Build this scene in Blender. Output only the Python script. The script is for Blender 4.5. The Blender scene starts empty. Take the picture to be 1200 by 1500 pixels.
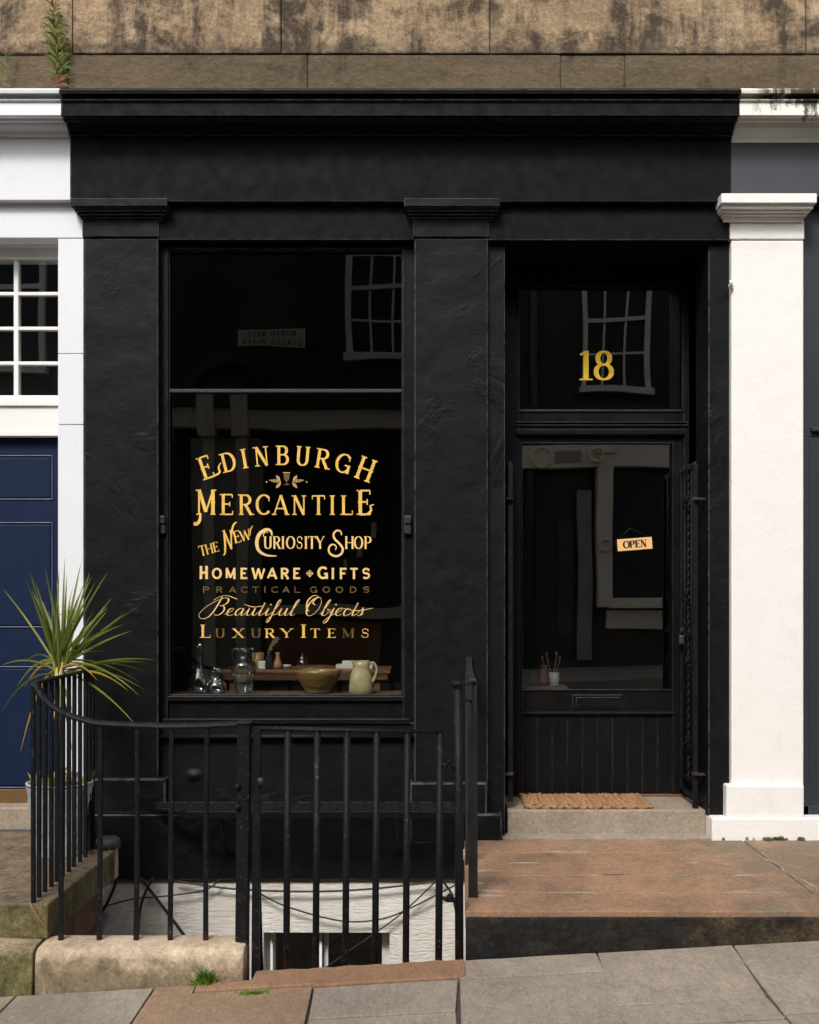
import bpy, math, random
from mathutils import Vector, Matrix
R = math.radians
rnd = random.Random(7)
scene = bpy.context.scene
COL = scene.collection

# ------------------------------------------------------------------ camera, light, exposure
D, ZC, F = 6.0, 1.30, 1650.0            # camera distance, height, focal length (photo pixels)
cam = bpy.data.cameras.new('camera')
cam.lens = F / 1500 * 36; cam.sensor_width = 36
cam.shift_x = -10 / 1500; cam.shift_y = 120 / 1500
cam.clip_start = .05; cam.clip_end = 300
camo = bpy.data.objects.new('camera', cam); COL.objects.link(camo)
camo.location = (0, -D, ZC); camo.rotation_euler = (R(90), 0, 0)
scene.camera = camo
SUN_EL, SUN_AZ = 46, 198
w = bpy.data.worlds.new('World'); scene.world = w; w.use_nodes = True
nt = w.node_tree
sky = nt.nodes.new('ShaderNodeTexSky'); sky.sky_type = 'NISHITA'; sky.sun_disc = False
sky.sun_elevation = R(SUN_EL); sky.sun_rotation = R(SUN_AZ)
sky.dust_density = 4.0; sky.air_density = 1.0; sky.ozone_density = 1.0
hs = nt.nodes.new('ShaderNodeHueSaturation'); hs.inputs['Saturation'].default_value = .5      # thin overcast
nt.links.new(sky.outputs[0], hs.inputs['Color']); nt.links.new(hs.outputs[0], nt.nodes['Background'].inputs[0])
nt.nodes['Background'].inputs[1].default_value = 0.15
sl = bpy.data.lights.new('sun', 'SUN'); sl.energy = 1.9; sl.angle = R(12); sl.color = (1, .97, .935)
so = bpy.data.objects.new('sun', sl); COL.objects.link(so)
sd = Vector((math.sin(R(SUN_AZ)) * math.cos(R(SUN_EL)), math.cos(R(SUN_AZ)) * math.cos(R(SUN_EL)), math.sin(R(SUN_EL))))
so.rotation_euler = sd.to_track_quat('Z', 'Y').to_euler(); so.location = (-3, -8, 12)
scene.view_settings.view_transform = 'Standard'; scene.view_settings.look = 'None'
scene.view_settings.gamma = 1; scene.view_settings.exposure = 0.35
scene.cycles.max_bounces = 10; scene.cycles.transparent_max_bounces = 16
scene.cycles.caustics_reflective = False; scene.cycles.caustics_refractive = False

# ------------------------------------------------------------------ helpers
def X(px, y=0.): return (px - 610) / 275 * (D + y) / D
def Z(py, y=0.): return ZC + (870 - py) / 275 * (D + y) / D

class MB:
    """collects shapes, builds ONE mesh object"""
    def __init__(s): s.v = []; s.f = []; s.m = []; s.s = []
    def add(s, vs, fs, mi=0, smooth=False):
        b = len(s.v); s.v += [tuple(v) for v in vs]
        for f in fs: s.f.append([b + i for i in f]); s.m.append(mi); s.s.append(smooth)
        return s
    def box(s, x0, x1, y0, y1, z0, z1, mi=0):
        if x0 > x1: x0, x1 = x1, x0
        if y0 > y1: y0, y1 = y1, y0
        if z0 > z1: z0, z1 = z1, z0
        v = [(x0,y0,z0),(x1,y0,z0),(x1,y1,z0),(x0,y1,z0),(x0,y0,z1),(x1,y0,z1),(x1,y1,z1),(x0,y1,z1)]
        return s.add(v, [(0,3,2,1),(4,5,6,7),(0,1,5,4),(1,2,6,5),(2,3,7,6),(3,0,4,7)], mi)
    def pbox(s, px0, px1, py0, py1, y0, y1, mi=0):   # front face spans these photo pixels at depth y0
        return s.box(X(px0,y0), X(px1,y0), y0, y1, Z(py1,y0), Z(py0,y0), mi)
    def prof_x(s, prof, x0, x1, mi=0, smooth=False):   # (y,z) polygon extruded along x
        n = len(prof)
        v = [(x0,y,z) for y,z in prof] + [(x1,y,z) for y,z in prof]
        fs = [(i, (i+1)%n, n+(i+1)%n, n+i) for i in range(n)] + [tuple(range(n))[::-1], tuple(range(n,2*n))]
        return s.add(v, fs, mi, smooth)
    def prism(s, pts, z0, z1, mi=0):      # (x,y) polygon extruded along z; z may be functions of x
        f0 = z0 if callable(z0) else (lambda x: z0); f1 = z1 if callable(z1) else (lambda x: z1)
        n = len(pts)
        v = [(x,y,f0(x)) for x,y in pts] + [(x,y,f1(x)) for x,y in pts]
        fs = [(i, (i+1)%n, n+(i+1)%n, n+i) for i in range(n)] + [tuple(range(n))[::-1], tuple(range(n,2*n))]
        return s.add(v, fs, mi)
    def tube(s, pts, r, n=8, mi=0, smooth=True, flat=None, rot=0., caps=True):
        pts = [Vector(p) for p in pts]; m = len(pts)
        rs = r if isinstance(r, (list, tuple)) else [r]*m
        t0 = (pts[1]-pts[0]).normalized()
        up = Vector((0,0,1)) if abs(t0.z) < .9 else Vector((0,1,0))
        nn = t0.cross(up).normalized(); v = []
        for i, p in enumerate(pts):
            t = (pts[min(i+1,m-1)] - pts[max(i-1,0)]).normalized()
            nn = (nn - t*nn.dot(t)).normalized(); bb = t.cross(nn)
            for k in range(n):
                a = rot + 2*math.pi*k/n
                fx, fy = (1,1) if flat is None else flat
                v.append(p + nn*(math.cos(a)*rs[i]*fx) + bb*(math.sin(a)*rs[i]*fy))
        fs = [(i*n+k, i*n+(k+1)%n, (i+1)*n+(k+1)%n, (i+1)*n+k) for i in range(m-1) for k in range(n)]
        s.add(v, fs, mi, smooth)
        if caps:
            b = len(s.v) - len(v)
            s.f.append([b+k for k in range(n)][::-1]); s.m.append(mi); s.s.append(False)
            s.f.append([b+(m-1)*n+k for k in range(n)]); s.m.append(mi); s.s.append(False)
        return s
    def lathe(s, prof, c, n=28, mi=0, sq=1.):     # (r,z) profile round a vertical axis
        v = []
        for r, z in prof:
            for k in range(n):
                a = 2*math.pi*k/n
                v.append((c[0]+r*math.cos(a), c[1]+r*math.sin(a)*sq, c[2]+z))
        m = len(prof)
        fs = [(i*n+k, i*n+(k+1)%n, (i+1)*n+(k+1)%n, (i+1)*n+k) for i in range(m-1) for k in range(n)]
        s.add(v, fs, mi, True)
        return s
    def blade(s, pts, wd, mi=0, side=None, fold=.25):   # leaf: ribbon with a folded midrib
        pts = [Vector(p) for p in pts]; m = len(pts); v = []
        for i, p in enumerate(pts):
            t = (pts[min(i+1,m-1)] - pts[max(i-1,0)]).normalized()
            sd = side if side is not None else t.cross(Vector((0,1,.3)))
            if sd.length < 1e-4: sd = Vector((1,0,0))
            sd = (sd - t*sd.dot(t)).normalized(); nb = t.cross(sd)
            u = i/(m-1); ww = wd*min(1, .45+2.2*u)*(1-u**2.6) + .0004
            v += [p + sd*ww - nb*ww*fold, p, p - sd*ww - nb*ww*fold]
        fs = []
        for i in range(m-1):
            a = i*3; fs += [(a,a+1,a+4,a+3), (a+1,a+2,a+5,a+4)]
        return s.add(v, fs, mi, True)
    def build(s, name, mats, parent=None, bevel=0., origin=None, seg=2):
        me = bpy.data.meshes.new(name)
        o0 = Vector(origin) if origin else Vector((0,0,0))
        me.from_pydata([tuple(Vector(v)-o0) for v in s.v], [], s.f); me.update()
        for m in (mats if isinstance(mats, (list,tuple)) else [mats]): me.materials.append(m)
        me.polygons.foreach_set('material_index', s.m); me.polygons.foreach_set('use_smooth', s.s)
        import bmesh
        bm = bmesh.new(); bm.from_mesh(me); bmesh.ops.recalc_face_normals(bm, faces=bm.faces); bm.to_mesh(me); bm.free()
        o = bpy.data.objects.new(name, me); COL.objects.link(o); o.location = o0
        if parent is not None:
            o.parent = parent
            q = parent; base = Vector((0,0,0))
            while q is not None: base += q.location; q = q.parent
            o.location = o0 - base
        if bevel:
            b = o.modifiers.new('bevel', 'BEVEL'); b.width = bevel; b.segments = seg; b.limit_method = 'ANGLE'; b.angle_limit = R(40)
            em = EDGE.get(me.materials[0].name) if len(me.materials) == 1 else None
            if em is not None: me.materials.append(em); b.material = 1
        return o

def thing(name, label, cat, loc=(0,0,0), group=None, kind=None):
    o = bpy.data.objects.new(name, None); COL.objects.link(o); o.location = loc; o.empty_display_size = .1
    return tag(o, label, cat, group, kind)
def tag(o, label, cat, group=None, kind=None):
    o['label'] = label; o['category'] = cat
    if group: o['group'] = group
    if kind: o['kind'] = kind
    return o
def struct(o, label=None, cat=None):
    o['kind'] = 'structure'
    if label: o['label'] = label; o['category'] = cat
    return o
def smooth_path(pts, n=8):
    pts = [Vector(p) for p in pts]; out = []
    for i in range(len(pts)-1):
        p0 = pts[max(i-1,0)]; p1 = pts[i]; p2 = pts[i+1]; p3 = pts[min(i+2,len(pts)-1)]
        for k in range(n):
            t = k/n
            out.append(.5*((2*p1)+(p2-p0)*t+(2*p0-5*p1+4*p2-p3)*t*t+(3*p1-p0-3*p2+p3)*t**3))
    return out + [pts[-1]]

# ------------------------------------------------------------------ materials
class N:
    def __init__(s, name):
        s.mat = bpy.data.materials.new(name); s.mat.use_nodes = True
        s.t = s.mat.node_tree; s.b = s.t.nodes['Principled BSDF']; s.out = s.t.nodes['Material Output']
        s.tc = s.t.nodes.new('ShaderNodeTexCoord')
    def l(s, a, b): s.t.links.new(a, b)
    def map(s, scale=(1,1,1), loc=(0,0,0), rot=(0,0,0)):
        m = s.t.nodes.new('ShaderNodeMapping'); m.inputs['Scale'].default_value = scale; m.inputs['Location'].default_value = loc
        m.inputs['Rotation'].default_value = rot
        s.l(s.tc.outputs['Object'], m.inputs[0]); return m.outputs[0]
    def noise(s, scale, detail=6, rough=.6, dist=0., vec=None, st=(1,1,1), loc=(0,0,0)):
        n = s.t.nodes.new('ShaderNodeTexNoise'); n.inputs['Scale'].default_value = scale; n.inputs['Detail'].default_value = detail
        n.inputs['Roughness'].default_value = rough; n.inputs['Distortion'].default_value = dist
        s.l(vec if vec is not None else s.map(st, loc), n.inputs['Vector']); return n.outputs['Fac']
    def vor(s, scale, st=(1,1,1), feat='F1'):
        n = s.t.nodes.new('ShaderNodeTexVoronoi'); n.inputs['Scale'].default_value = scale; n.feature = feat
        s.l(s.map(st), n.inputs['Vector']); return n.outputs['Distance']
    def ramp(s, fac, stops):
        r = s.t.nodes.new('ShaderNodeValToRGB'); e = r.color_ramp.elements
        while len(e) < len(stops): e.new(.5)
        for k, (p, c) in enumerate(stops):
            e[k].position = p
            c = (c,c,c) if not isinstance(c, (tuple,list)) else c
            e[k].color = (*c, 1)
        s.l(fac, r.inputs[0]); return r.outputs[0]
    def rng(s, fac, a, b, c=0., d=1.):
        r = s.t.nodes.new('ShaderNodeMapRange'); r.inputs[1].default_value = a; r.inputs[2].default_value = b
        r.inputs[3].default_value = c; r.inputs[4].default_value = d; s.l(fac, r.inputs[0]); return r.outputs[0]
    def math(s, op, a, b=0.):
        m = s.t.nodes.new('ShaderNodeMath'); m.operation = op
        for i, q in enumerate((a, b)):
            if isinstance(q, (int,float)): m.inputs[i].default_value = q
            else: s.l(q, m.inputs[i])
        return m.outputs[0]
    def mix(s, fac, a, b, blend='MIX'):
        m = s.t.nodes.new('ShaderNodeMix'); m.data_type = 'RGBA'; m.blend_type = blend
        for sock, q in ((m.inputs[0], fac), (m.inputs[6], a), (m.inputs[7], b)):
            if isinstance(q, (int,float)): sock.default_value = q
            elif isinstance(q, (tuple,list)): sock.default_value = (*q, 1)
            else: s.l(q, sock)
        return m.outputs[2]
    def grit(s, c, a=.35, scale=48, st=(1,1,1), big=0.):
        f = s.noise(scale, 5, .85, .2, st=st, loc=(11,5,3)); g = s.rng(f, .36, .64, 1-a, 1+a)
        c = s.mix(1., c, s.comb(g), 'MULTIPLY')
        if big:
            h = s.rng(s.noise(scale*.16, 6, .8, .6, st=st, loc=(1,15,8)), .36, .64, 1-big, 1+big); c = s.mix(1., c, s.comb(h), 'MULTIPLY')
        return c
    def comb(s, v):
        n = s.t.nodes.new('ShaderNodeCombineXYZ')
        for i in range(3): s.l(v, n.inputs[i])
        return n.outputs[0]
    def xyz(s):
        n = s.t.nodes.new('ShaderNodeSeparateXYZ'); s.l(s.tc.outputs['Object'], n.inputs[0]); return n.outputs
    def nrm(s):
        g = s.t.nodes.new('ShaderNodeNewGeometry'); n = s.t.nodes.new('ShaderNodeSeparateXYZ'); s.l(g.outputs['Normal'], n.inputs[0]); return n.outputs
    def bump(s, h, dist=.01, strength=1., prev=None):
        b = s.t.nodes.new('ShaderNodeBump'); b.inputs['Distance'].default_value = dist; b.inputs['Strength'].default_value = strength
        s.l(h, b.inputs['Height'])
        if prev is not None: s.l(prev, b.inputs['Normal'])
        return b.outputs[0]
    def done(s, col=None, rough=.6, nrm=None, metal=0., spec=.5):
        if col is not None:
            if isinstance(col, (tuple,list)): s.b.inputs['Base Color'].default_value = (*col, 1)
            else: s.l(col, s.b.inputs['Base Color'])
        if isinstance(rough, (int,float)): s.b.inputs['Roughness'].default_value = rough
        else: s.l(rough, s.b.inputs['Roughness'])
        s.b.inputs['Metallic'].default_value = metal; s.b.inputs['Specular IOR Level'].default_value = spec
        if nrm is not None: s.l(nrm, s.b.inputs['Normal'])
        return s.mat

def black_paint(name, base=.0052, lump=.006, wear=.075, rough=.5, fine=1., edge=False):
    n = N(name)
    big = n.noise(2.6, 2, .5, .2); mid = n.noise(8, 4, .6, .3, st=(1,1,1.3)); fin = n.noise(85, 4, .65)
    c = n.ramp(n.noise(1.6, 7, .65, .5), [(.3, (base*.78, base*.8, base*.86)), (.7, (base*1.3, base*1.34, base*1.46))])
    spots = n.rng(n.noise(38, 6, .75, st=(1,1,1.3)), .665, .72)
    scuff = n.math('MULTIPLY', n.rng(n.noise(60, 3, .6, st=(.5,.5,3)), .56, .75), n.rng(n.noise(2.8, 4, .6, loc=(5,2,1)), .5, .68))
    ew = n.math('MULTIPLY', n.rng(n.noise(15, 6, .8, loc=(3,1,7)), .36, .60), .8)
    c = n.mix(n.math('MULTIPLY', scuff, .22), c, (wear*.35, wear*.35, wear*.36))
    c = n.mix(n.math('MULTIPLY', spots, .2), c, (wear*.6, wear*.58, wear*.55))
    if edge: c = n.mix(ew, c, (wear, wear*1.01, wear*1.03))
    dents = n.rng(n.noise(1.9, 5, .6, .8, loc=(9,3,4)), .58, .66)       # patched and filled places under the paint
    b = n.bump(big, lump*4, .7); b = n.bump(dents, lump*.8, .6, b); b = n.bump(mid, lump*.9, .7, b); b = n.bump(fin, .0012*fine, .6, b)
    r = n.rng(n.noise(14, 4), .3, .7, rough-.08, rough+.12)
    return n.done(c, r, b, spec=.16)

def plain(name, col, rough=.5, var=.15, bump=.0006, scale=30, metal=0., spec=.5):
    n = N(name)
    f = n.noise(scale*.2, 5, .6); g = n.noise(scale, 5, .65)
    c = n.ramp(f, [(.3, tuple(q*(1-var) for q in col)), (.7, tuple(min(1,q*(1+var)) for q in col))])
    return n.done(c, rough, n.bump(g, bump), metal, spec)

MAT = {}
EDGE = {}
MAT['black'] = black_paint('black_masonry_paint')
MAT['black_wood'] = black_paint('black_joinery_paint', base=.0048, lump=.0015, rough=.42, fine=.8)
MAT['black_flat'] = black_paint('black_fascia_dimmed', base=.0029, lump=.001, rough=.7, wear=.06)  # darker copy of the black, its colour offsets sky light on upper parts

EDGE['black_masonry_paint'] = black_paint('worn_masonry_edge', wear=.085, edge=True)
EDGE['black_joinery_paint'] = black_paint('worn_joinery_edge', base=.0048, lump=.0015, rough=.42, wear=.05, edge=True)
EDGE['black_fascia_dimmed'] = black_paint('worn_fascia_edge', base=.0029, lump=.001, rough=.7, wear=.10, edge=True)
def iron():
    n = N('black_iron_paint')
    c = n.ramp(n.noise(18, 6, .7), [(.35, (.0045,.005,.0065)), (.7, (.010,.011,.0135))])
    chip = n.rng(n.math('ADD', n.noise(55, 5, .75), n.rng(n.xyz()[2], .02, -.13, 0, .05)), .62, .68)
    z_ = n.xyz()[2]; foot = n.rng(z_, .02, -.13, 0, .13)
    rust = n.rng(n.math('ADD', n.noise(13, 6, .72, loc=(4,7,2)), foot), .64, .71)
    c = n.mix(n.math('MULTIPLY', chip, .55), c, (.14,.14,.14)); c = n.mix(n.math('MULTIPLY', rust, .7), c, (.06,.024,.011))
    b = n.bump(n.noise(60, 6, .7), .004, .9)
    return n.done(c, .48, b, spec=.17)
MAT['iron'] = iron()
MAT['old_iron'] = plain('worn_grey_iron', (.014,.0145,.016), .5, .4, .0025, 60)
MAT['grate'] = plain('matt_black_grating', (.016,.0163,.017), .6, .3, .001, 50, spec=.12)
MAT['rust'] = plain('rusty_iron', (.040,.019,.012), .8, .5, .003, 60)

def white_paint(name, col, dirt=(.30,.27,.21), amount=.25, bump=.0012):
    n = N(name)
    c = n.ramp(n.noise(2.5, 6, .65), [(.3, tuple(q*.965 for q in col)), (.7, col)])
    d = n.rng(n.noise(3.2, 9, .72, st=(2.2,2.2,.7)), .56, .80)
    c = n.mix(n.math('MULTIPLY', d, amount), c, dirt)
    sp = n.rng(n.noise(42, 5, .7), .70, .74); c = n.mix(n.math('MULTIPLY', sp, amount*1.2), c, (.28,.22,.15))
    b = n.bump(n.noise(6, 5, .6), bump*3, .7); b = n.bump(n.noise(65, 5, .7), bump, .7, b)
    return n.done(c, .55, b, spec=.3)
MAT['white_cool'] = white_paint('cool_white_paint', (.74,.755,.79), amount=.16)
MAT['white_warm'] = white_paint('warm_white_paint', (.83,.815,.78), amount=.2, bump=.0028)
MAT['white_wood'] = white_paint('white_joinery_paint', (.80,.79,.76), amount=.15, bump=.0005)

def dirty_white():
    n = N('dirty_white_cornice_paint')
    x, y, z = n.xyz()
    drip = n.noise(11, 6, .75, st=(1,.2,.08)); blot = n.noise(16, 7, .75)
    top = n.rng(z, Z(175,-.2), Z(136,-.24), .08, .22)
    f = n.math('ADD', n.math('ADD', n.math('MULTIPLY', drip, .62), n.math('MULTIPLY', blot, .42)), top)
    m = n.rng(f, .68, .74)
    mx = n.rng(x, 1.72, 1.80)                 # the first hand's breadth of the cornice is clean
    c = n.mix(n.math('MULTIPLY', m, mx), (.80,.77,.70), n.ramp(blot, [(.35,(.02,.017,.012)),(.7,(.12,.10,.06))]))
    return n.done(c, .65, n.bump(blot, .004, .6))
MAT['white_dirty'] = dirty_white()
MAT['slate'] = plain('slate_grey_paint', (.040,.041,.050), .5, .08, .0006, 40)
MAT['slate_dark'] = plain('dark_slate_paint', (.022,.026,.036), .5, .08, .0006, 40)
MAT['blue'] = plain('navy_door_paint', (.0050,.0140,.043), .5, .12, .0008, 50, spec=.2)
MAT['blue_edge'] = plain('navy_pale_moulding', (.10,.12,.17), .45, .35, .0008, 50)  # much paler than the door panels it borders
MAT['brass'] = plain('dull_bronze_plate', (.155,.085,.030), .5, .2, .0004, 20, metal=.25)

def sandstone(name, cols, soot, thr, streak=.5, rough=.85, bump=.012, st=(1,1,1)):
    n = N(name)
    v = n.map(st)
    base = n.ramp(n.noise(1.7, 9, .68, .6, v), [(.25, cols[0]), (.5, cols[1]), (.75, cols[2])])
    gr = n.noise(160, 3, .7)
    base = n.mix(.25, base, n.ramp(gr, [(.3, (.25,.25,.25)), (.7, (.9,.9,.9))]), 'OVERLAY')
    drip = n.noise(2.6, 8, .7, .4, st=(1.6,1.6,.35)); blot = n.noise(2.7, 10, .72, .9, st=(1,1,1.3))
    f = n.math('ADD', n.math('MULTIPLY', drip, streak), n.math('MULTIPLY', blot, 1-streak))
    m = n.rng(f, thr, thr+.085)
    c = n.mix(n.math('MULTIPLY', m, .9), base, soot)
    pits = n.rng(n.noise(26, 8, .8, .5, st=(1,1,1.6)), .60, .68)
    pm = n.math('MULTIPLY', pits, n.rng(n.noise(2.1, 4, .6, loc=(2,9,4)), .48, .6))
    c = n.mix(n.math('MULTIPLY', pm, .8), c, tuple(q*.6 for q in soot))
    b = n.bump(n.noise(3.2, 8, .65), bump*2.5, .8); b = n.bump(n.noise(30, 8, .75), bump*.5, .8, b)
    return n, c, b
n, c, b = sandstone('sooty_sandstone', [(.19,.135,.082), (.33,.235,.145), (.45,.345,.23)], (.042,.033,.025), .468)
x, y, z = n.xyz()
low = n.math('MULTIPLY', n.rng(z, Z(25,.03), Z(78,.03)), n.rng(n.noise(11, 9, .8, st=(1,1,1.5), loc=(1,1,3)), .47, .60))
c = n.mix(n.math('MULTIPLY', low, .85), c, (.030,.024,.019))
rib = n.rng(n.math('ADD', z, n.math('MULTIPLY', n.noise(5, 7, .7), .05)), Z(58,.03)+.025, Z(78,.03)+.025); c = n.mix(n.math('MULTIPLY', rib, .55), c, (.075,.060,.045))
vs = n.rng(n.noise(3.1, 7, .7, .3, st=(1.5,1,.12), loc=(4,0,0)), .55, .66); c = n.mix(n.math('MULTIPLY', vs, .5), c, (.055,.043,.032))
c = n.grit(c, .30, 46, (1,1,1.2), .16)
MAT['sandstone'] = n.done(c, .9, b, spec=.2)
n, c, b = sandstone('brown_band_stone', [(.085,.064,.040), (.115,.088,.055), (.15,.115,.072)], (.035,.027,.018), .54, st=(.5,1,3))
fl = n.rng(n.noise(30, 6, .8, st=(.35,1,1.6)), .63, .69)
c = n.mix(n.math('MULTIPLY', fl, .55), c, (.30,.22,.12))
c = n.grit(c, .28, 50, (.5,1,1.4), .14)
MAT['band'] = n.done(c, .9, b, spec=.2)

def rust_slab():
    n = N('rust_stained_flagstone')
    x, y, z = n.xyz()
    st = n.noise(1.7, 8, .68, .9, st=(1,.9,1)); fine = n.noise(4.5, 8, .74, .9, st=(1,.75,1), loc=(3,1,0))
    c = n.ramp(st, [(.30, (.15,.104,.070)), (.43, (.262,.160,.100)), (.55, (.335,.198,.120)), (.68, (.25,.180,.122))])
    grey = n.math('MULTIPLY', n.rng(n.math('ADD', n.math('MULTIPLY', fine, .8), n.rng(x, .9, 1.9, .0, .26)), .47, .62), .75)
    c = n.mix(grey, c, (.175,.135,.092))
    dk = n.rng(n.noise(9, 9, .78, st=(1,.7,1), loc=(8,2,0)), .55, .70); c = n.mix(n.math('MULTIPLY', dk, .45), c, (.085,.060,.040))
    lt = n.rng(n.noise(2.4, 7, .7, loc=(1,6,0), st=(.6,2,1)), .6, .75); c = n.mix(n.math('MULTIPLY', lt, .5), c, (.40,.25,.14))
    g = n.noise(190, 3, .7); c = n.mix(.22, c, n.ramp(g, [(.3,(.2,.2,.2)),(.7,(.9,.9,.9))]), 'OVERLAY')
    c = n.grit(c, .24, 55, (1,.5,1), .10)
    b = n.bump(n.noise(4, 8, .65), .02, .7); b = n.bump(n.noise(45, 7, .8), .005, .9, b)
    return n.done(c, n.rng(fine, .3, .7, .62, .85), b, spec=.3)
MAT['rust_slab'] = rust_slab()

def riser():
    n = N('blackened_riser')
    x, y, z = n.xyz()
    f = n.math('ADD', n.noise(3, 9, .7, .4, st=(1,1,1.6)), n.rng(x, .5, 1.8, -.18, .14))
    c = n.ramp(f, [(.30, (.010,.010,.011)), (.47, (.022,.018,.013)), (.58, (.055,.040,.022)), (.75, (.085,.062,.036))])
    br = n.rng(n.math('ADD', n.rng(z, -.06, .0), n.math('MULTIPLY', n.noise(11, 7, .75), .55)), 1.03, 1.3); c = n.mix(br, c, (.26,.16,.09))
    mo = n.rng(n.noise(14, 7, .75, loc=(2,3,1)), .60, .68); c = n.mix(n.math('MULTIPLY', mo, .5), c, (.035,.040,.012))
    c = n.grit(c, .6, 40, (1,1,1.2), .4)
    b = n.bump(n.noise(7, 9, .7), .02, .8); b = n.bump(n.noise(50, 6, .75), .004, .8, b)
    return n.done(c, .75, b, spec=.25)
MAT['riser'] = riser()

def flag(name, a, b2, spotc=(.07,.06,.05)):
    n = N(name)
    c = n.ramp(n.noise(1.3, 8, .62, .3), [(.3, a), (.7, b2)])
    g = n.noise(230, 3, .75); c = n.mix(.4, c, n.ramp(g, [(.3,(.15,.15,.15)),(.7,(.95,.95,.95))]), 'OVERLAY')
    d = n.rng(n.noise(5, 9, .75, .5), .57, .76); c = n.mix(n.math('MULTIPLY', d, .4), c, spotc)
    sp = n.rng(n.noise(48, 4, .7), .68, .72); c = n.mix(n.math('MULTIPLY', sp, .6), c, (.42,.37,.30))
    pt = n.rng(n.noise(1.1, 5, .6, 1.0, loc=(3,8,1)), .50, .62); c = n.mix(n.math('MULTIPLY', pt, .3), c, tuple(q*.6 for q in a))
    c = n.grit(c, .20, 62, (1,.45,1), .12)
    b = n.bump(n.noise(6, 6, .6), .008, .5); b = n.bump(n.noise(70, 6, .8), .003, .8, b)
    return n.done(c, .82, b, spec=.3)
MAT['flags'] = [flag('grey_flagstone', (.255,.212,.164), (.32,.27,.21)), flag('warm_flagstone', (.26,.198,.138), (.315,.245,.175)),
                flag('cool_flagstone', (.235,.200,.16), (.30,.257,.203))]
MAT['flag_pink'] = flag('pink_flagstone', (.225,.145,.092), (.29,.195,.13))
MAT['flag_rust'] = flag('rust_flagstone', (.23,.13,.075), (.29,.175,.105))
MAT['joint'] = plain('dark_joint_grit', (.055,.046,.036), .95, .4, .004, 80)
MAT['mortar'] = plain('pale_mortar', (.34,.28,.21), .95, .35, .004, 60)
MAT['asphalt'] = plain('asphalt', (.05,.05,.05), .9, .2, .004, 120)

def kerbmat():
    n = N('pale_kerb_stone')
    x, y, z = n.xyz(); nx, ny, nz = n.nrm()
    c = n.ramp(n.noise(3.2, 8, .68, .4), [(.3, (.40,.30,.205)), (.7, (.56,.445,.33))])
    al = n.math('ADD', n.noise(6, 9, .72, .4), n.rng(z, -.135, -.24, -.12, .12))
    fm = n.rng(nz, .55, .1)
    c = n.mix(n.math('MULTIPLY', n.math('MULTIPLY', n.rng(al, .42, .60), fm), .8), c, (.17,.135,.075))
    dk = n.rng(n.noise(13, 9, .78, loc=(3,3,3)), .53, .66); c = n.mix(n.math('MULTIPLY', n.math('MULTIPLY', dk, fm), .7), c, (.085,.072,.042))
    gr = n.rng(n.noise(3.5, 6, .7, loc=(7,1,2)), .55, .72); c = n.mix(n.math('MULTIPLY', n.math('MULTIPLY', gr, fm), .5), c, (.15,.15,.055))
    c = n.grit(c, .26, 45, (1,1,1), .22)
    b = n.bump(n.noise(5, 8, .6), .012, .6); b = n.bump(n.noise(60, 7, .75), .004, .9, b)
    return n.done(c, .85, b, spec=.25)
MAT['kerb'] = kerbmat()
def mossy(name, top, green):
    n = N(name); nx, ny, nz = n.nrm()
    c = n.ramp(n.noise(2.6, 8, .7, .4, st=(.7,1.6,1)), [(.3, tuple(q*.72 for q in top)), (.7, top)])
    fm = n.rng(nz, .8, .2)
    g = n.ramp(n.noise(7, 9, .75, .4), [(.3, tuple(q*.4 for q in green)), (.55, green), (.75, tuple(q*1.5 for q in green))])
    c = n.mix(n.math('MULTIPLY', fm, .92), c, g)
    d = n.rng(n.noise(11, 8, .78), .6, .7); c = n.mix(n.math('MULTIPLY', d, .5), c, (.05,.042,.028))
    c = n.grit(c, .42, 42, (1,1,1), .35)
    b = n.bump(n.noise(5, 8, .65), .014, .7); b = n.bump(n.noise(70, 7, .75), .004, .9, b)
    return n.done(c, .88, b, spec=.25)
MAT['mossy'] = mossy('mossy_landing_stone', (.175,.135,.088), (.150,.128,.055))
MAT['mossy_kerb'] = mossy('mossy_kerb_stone', (.30,.24,.15), (.155,.145,.060))
MAT['step'] = flag('doorstep_stone', (.25,.205,.155), (.335,.28,.215), (.10,.085,.07))

def roughwall():
    n = N('tooled_white_wall')
    a = n.noise(17, 8, .72, .7, st=(.75,1,3.2)); g = n.noise(40, 7, .72, st=(.6,1,2))
    c = n.ramp(n.noise(2.4, 7, .65), [(.3, (.76,.715,.63)), (.65, (.88,.85,.785))])
    st = n.rng(n.noise(2.6, 9, .75, .6, st=(1,1,.8), loc=(2,0,5)), .52, .74); c = n.mix(n.math('MULTIPLY', st, .55), c, (.50,.345,.19))
    x, y, z = n.xyz()
    left = n.math('MULTIPLY', n.rng(x, -.95, -1.5), n.rng(n.noise(5, 8, .75), .42, .68)); c = n.mix(n.math('MULTIPLY', left, .7), c, (.33,.21,.12))
    pit = n.rng(a, .40, .30); c = n.mix(n.math('MULTIPLY', pit, .3), c, (.40,.34,.27))
    b = n.bump(a, .012, .8); b = n.bump(g, .006, .8, b)
    return n.done(c, .85, b, spec=.2)
MAT['rough_wall'] = roughwall()
MAT['brick'] = plain('dirty_brick', (.16,.075,.045), .9, .5, .006, 35)
MAT['pipe'] = plain('grey_pipe_paint', (.11,.11,.115), .5, .25, .001, 40)
MAT['cable'] = plain('black_cable_sheath', (.012,.012,.013), .5, .3, .0005, 60)
MAT['lead'] = plain('green_grey_cap_paint', (.055,.065,.06), .5, .4, .002, 40)

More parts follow.
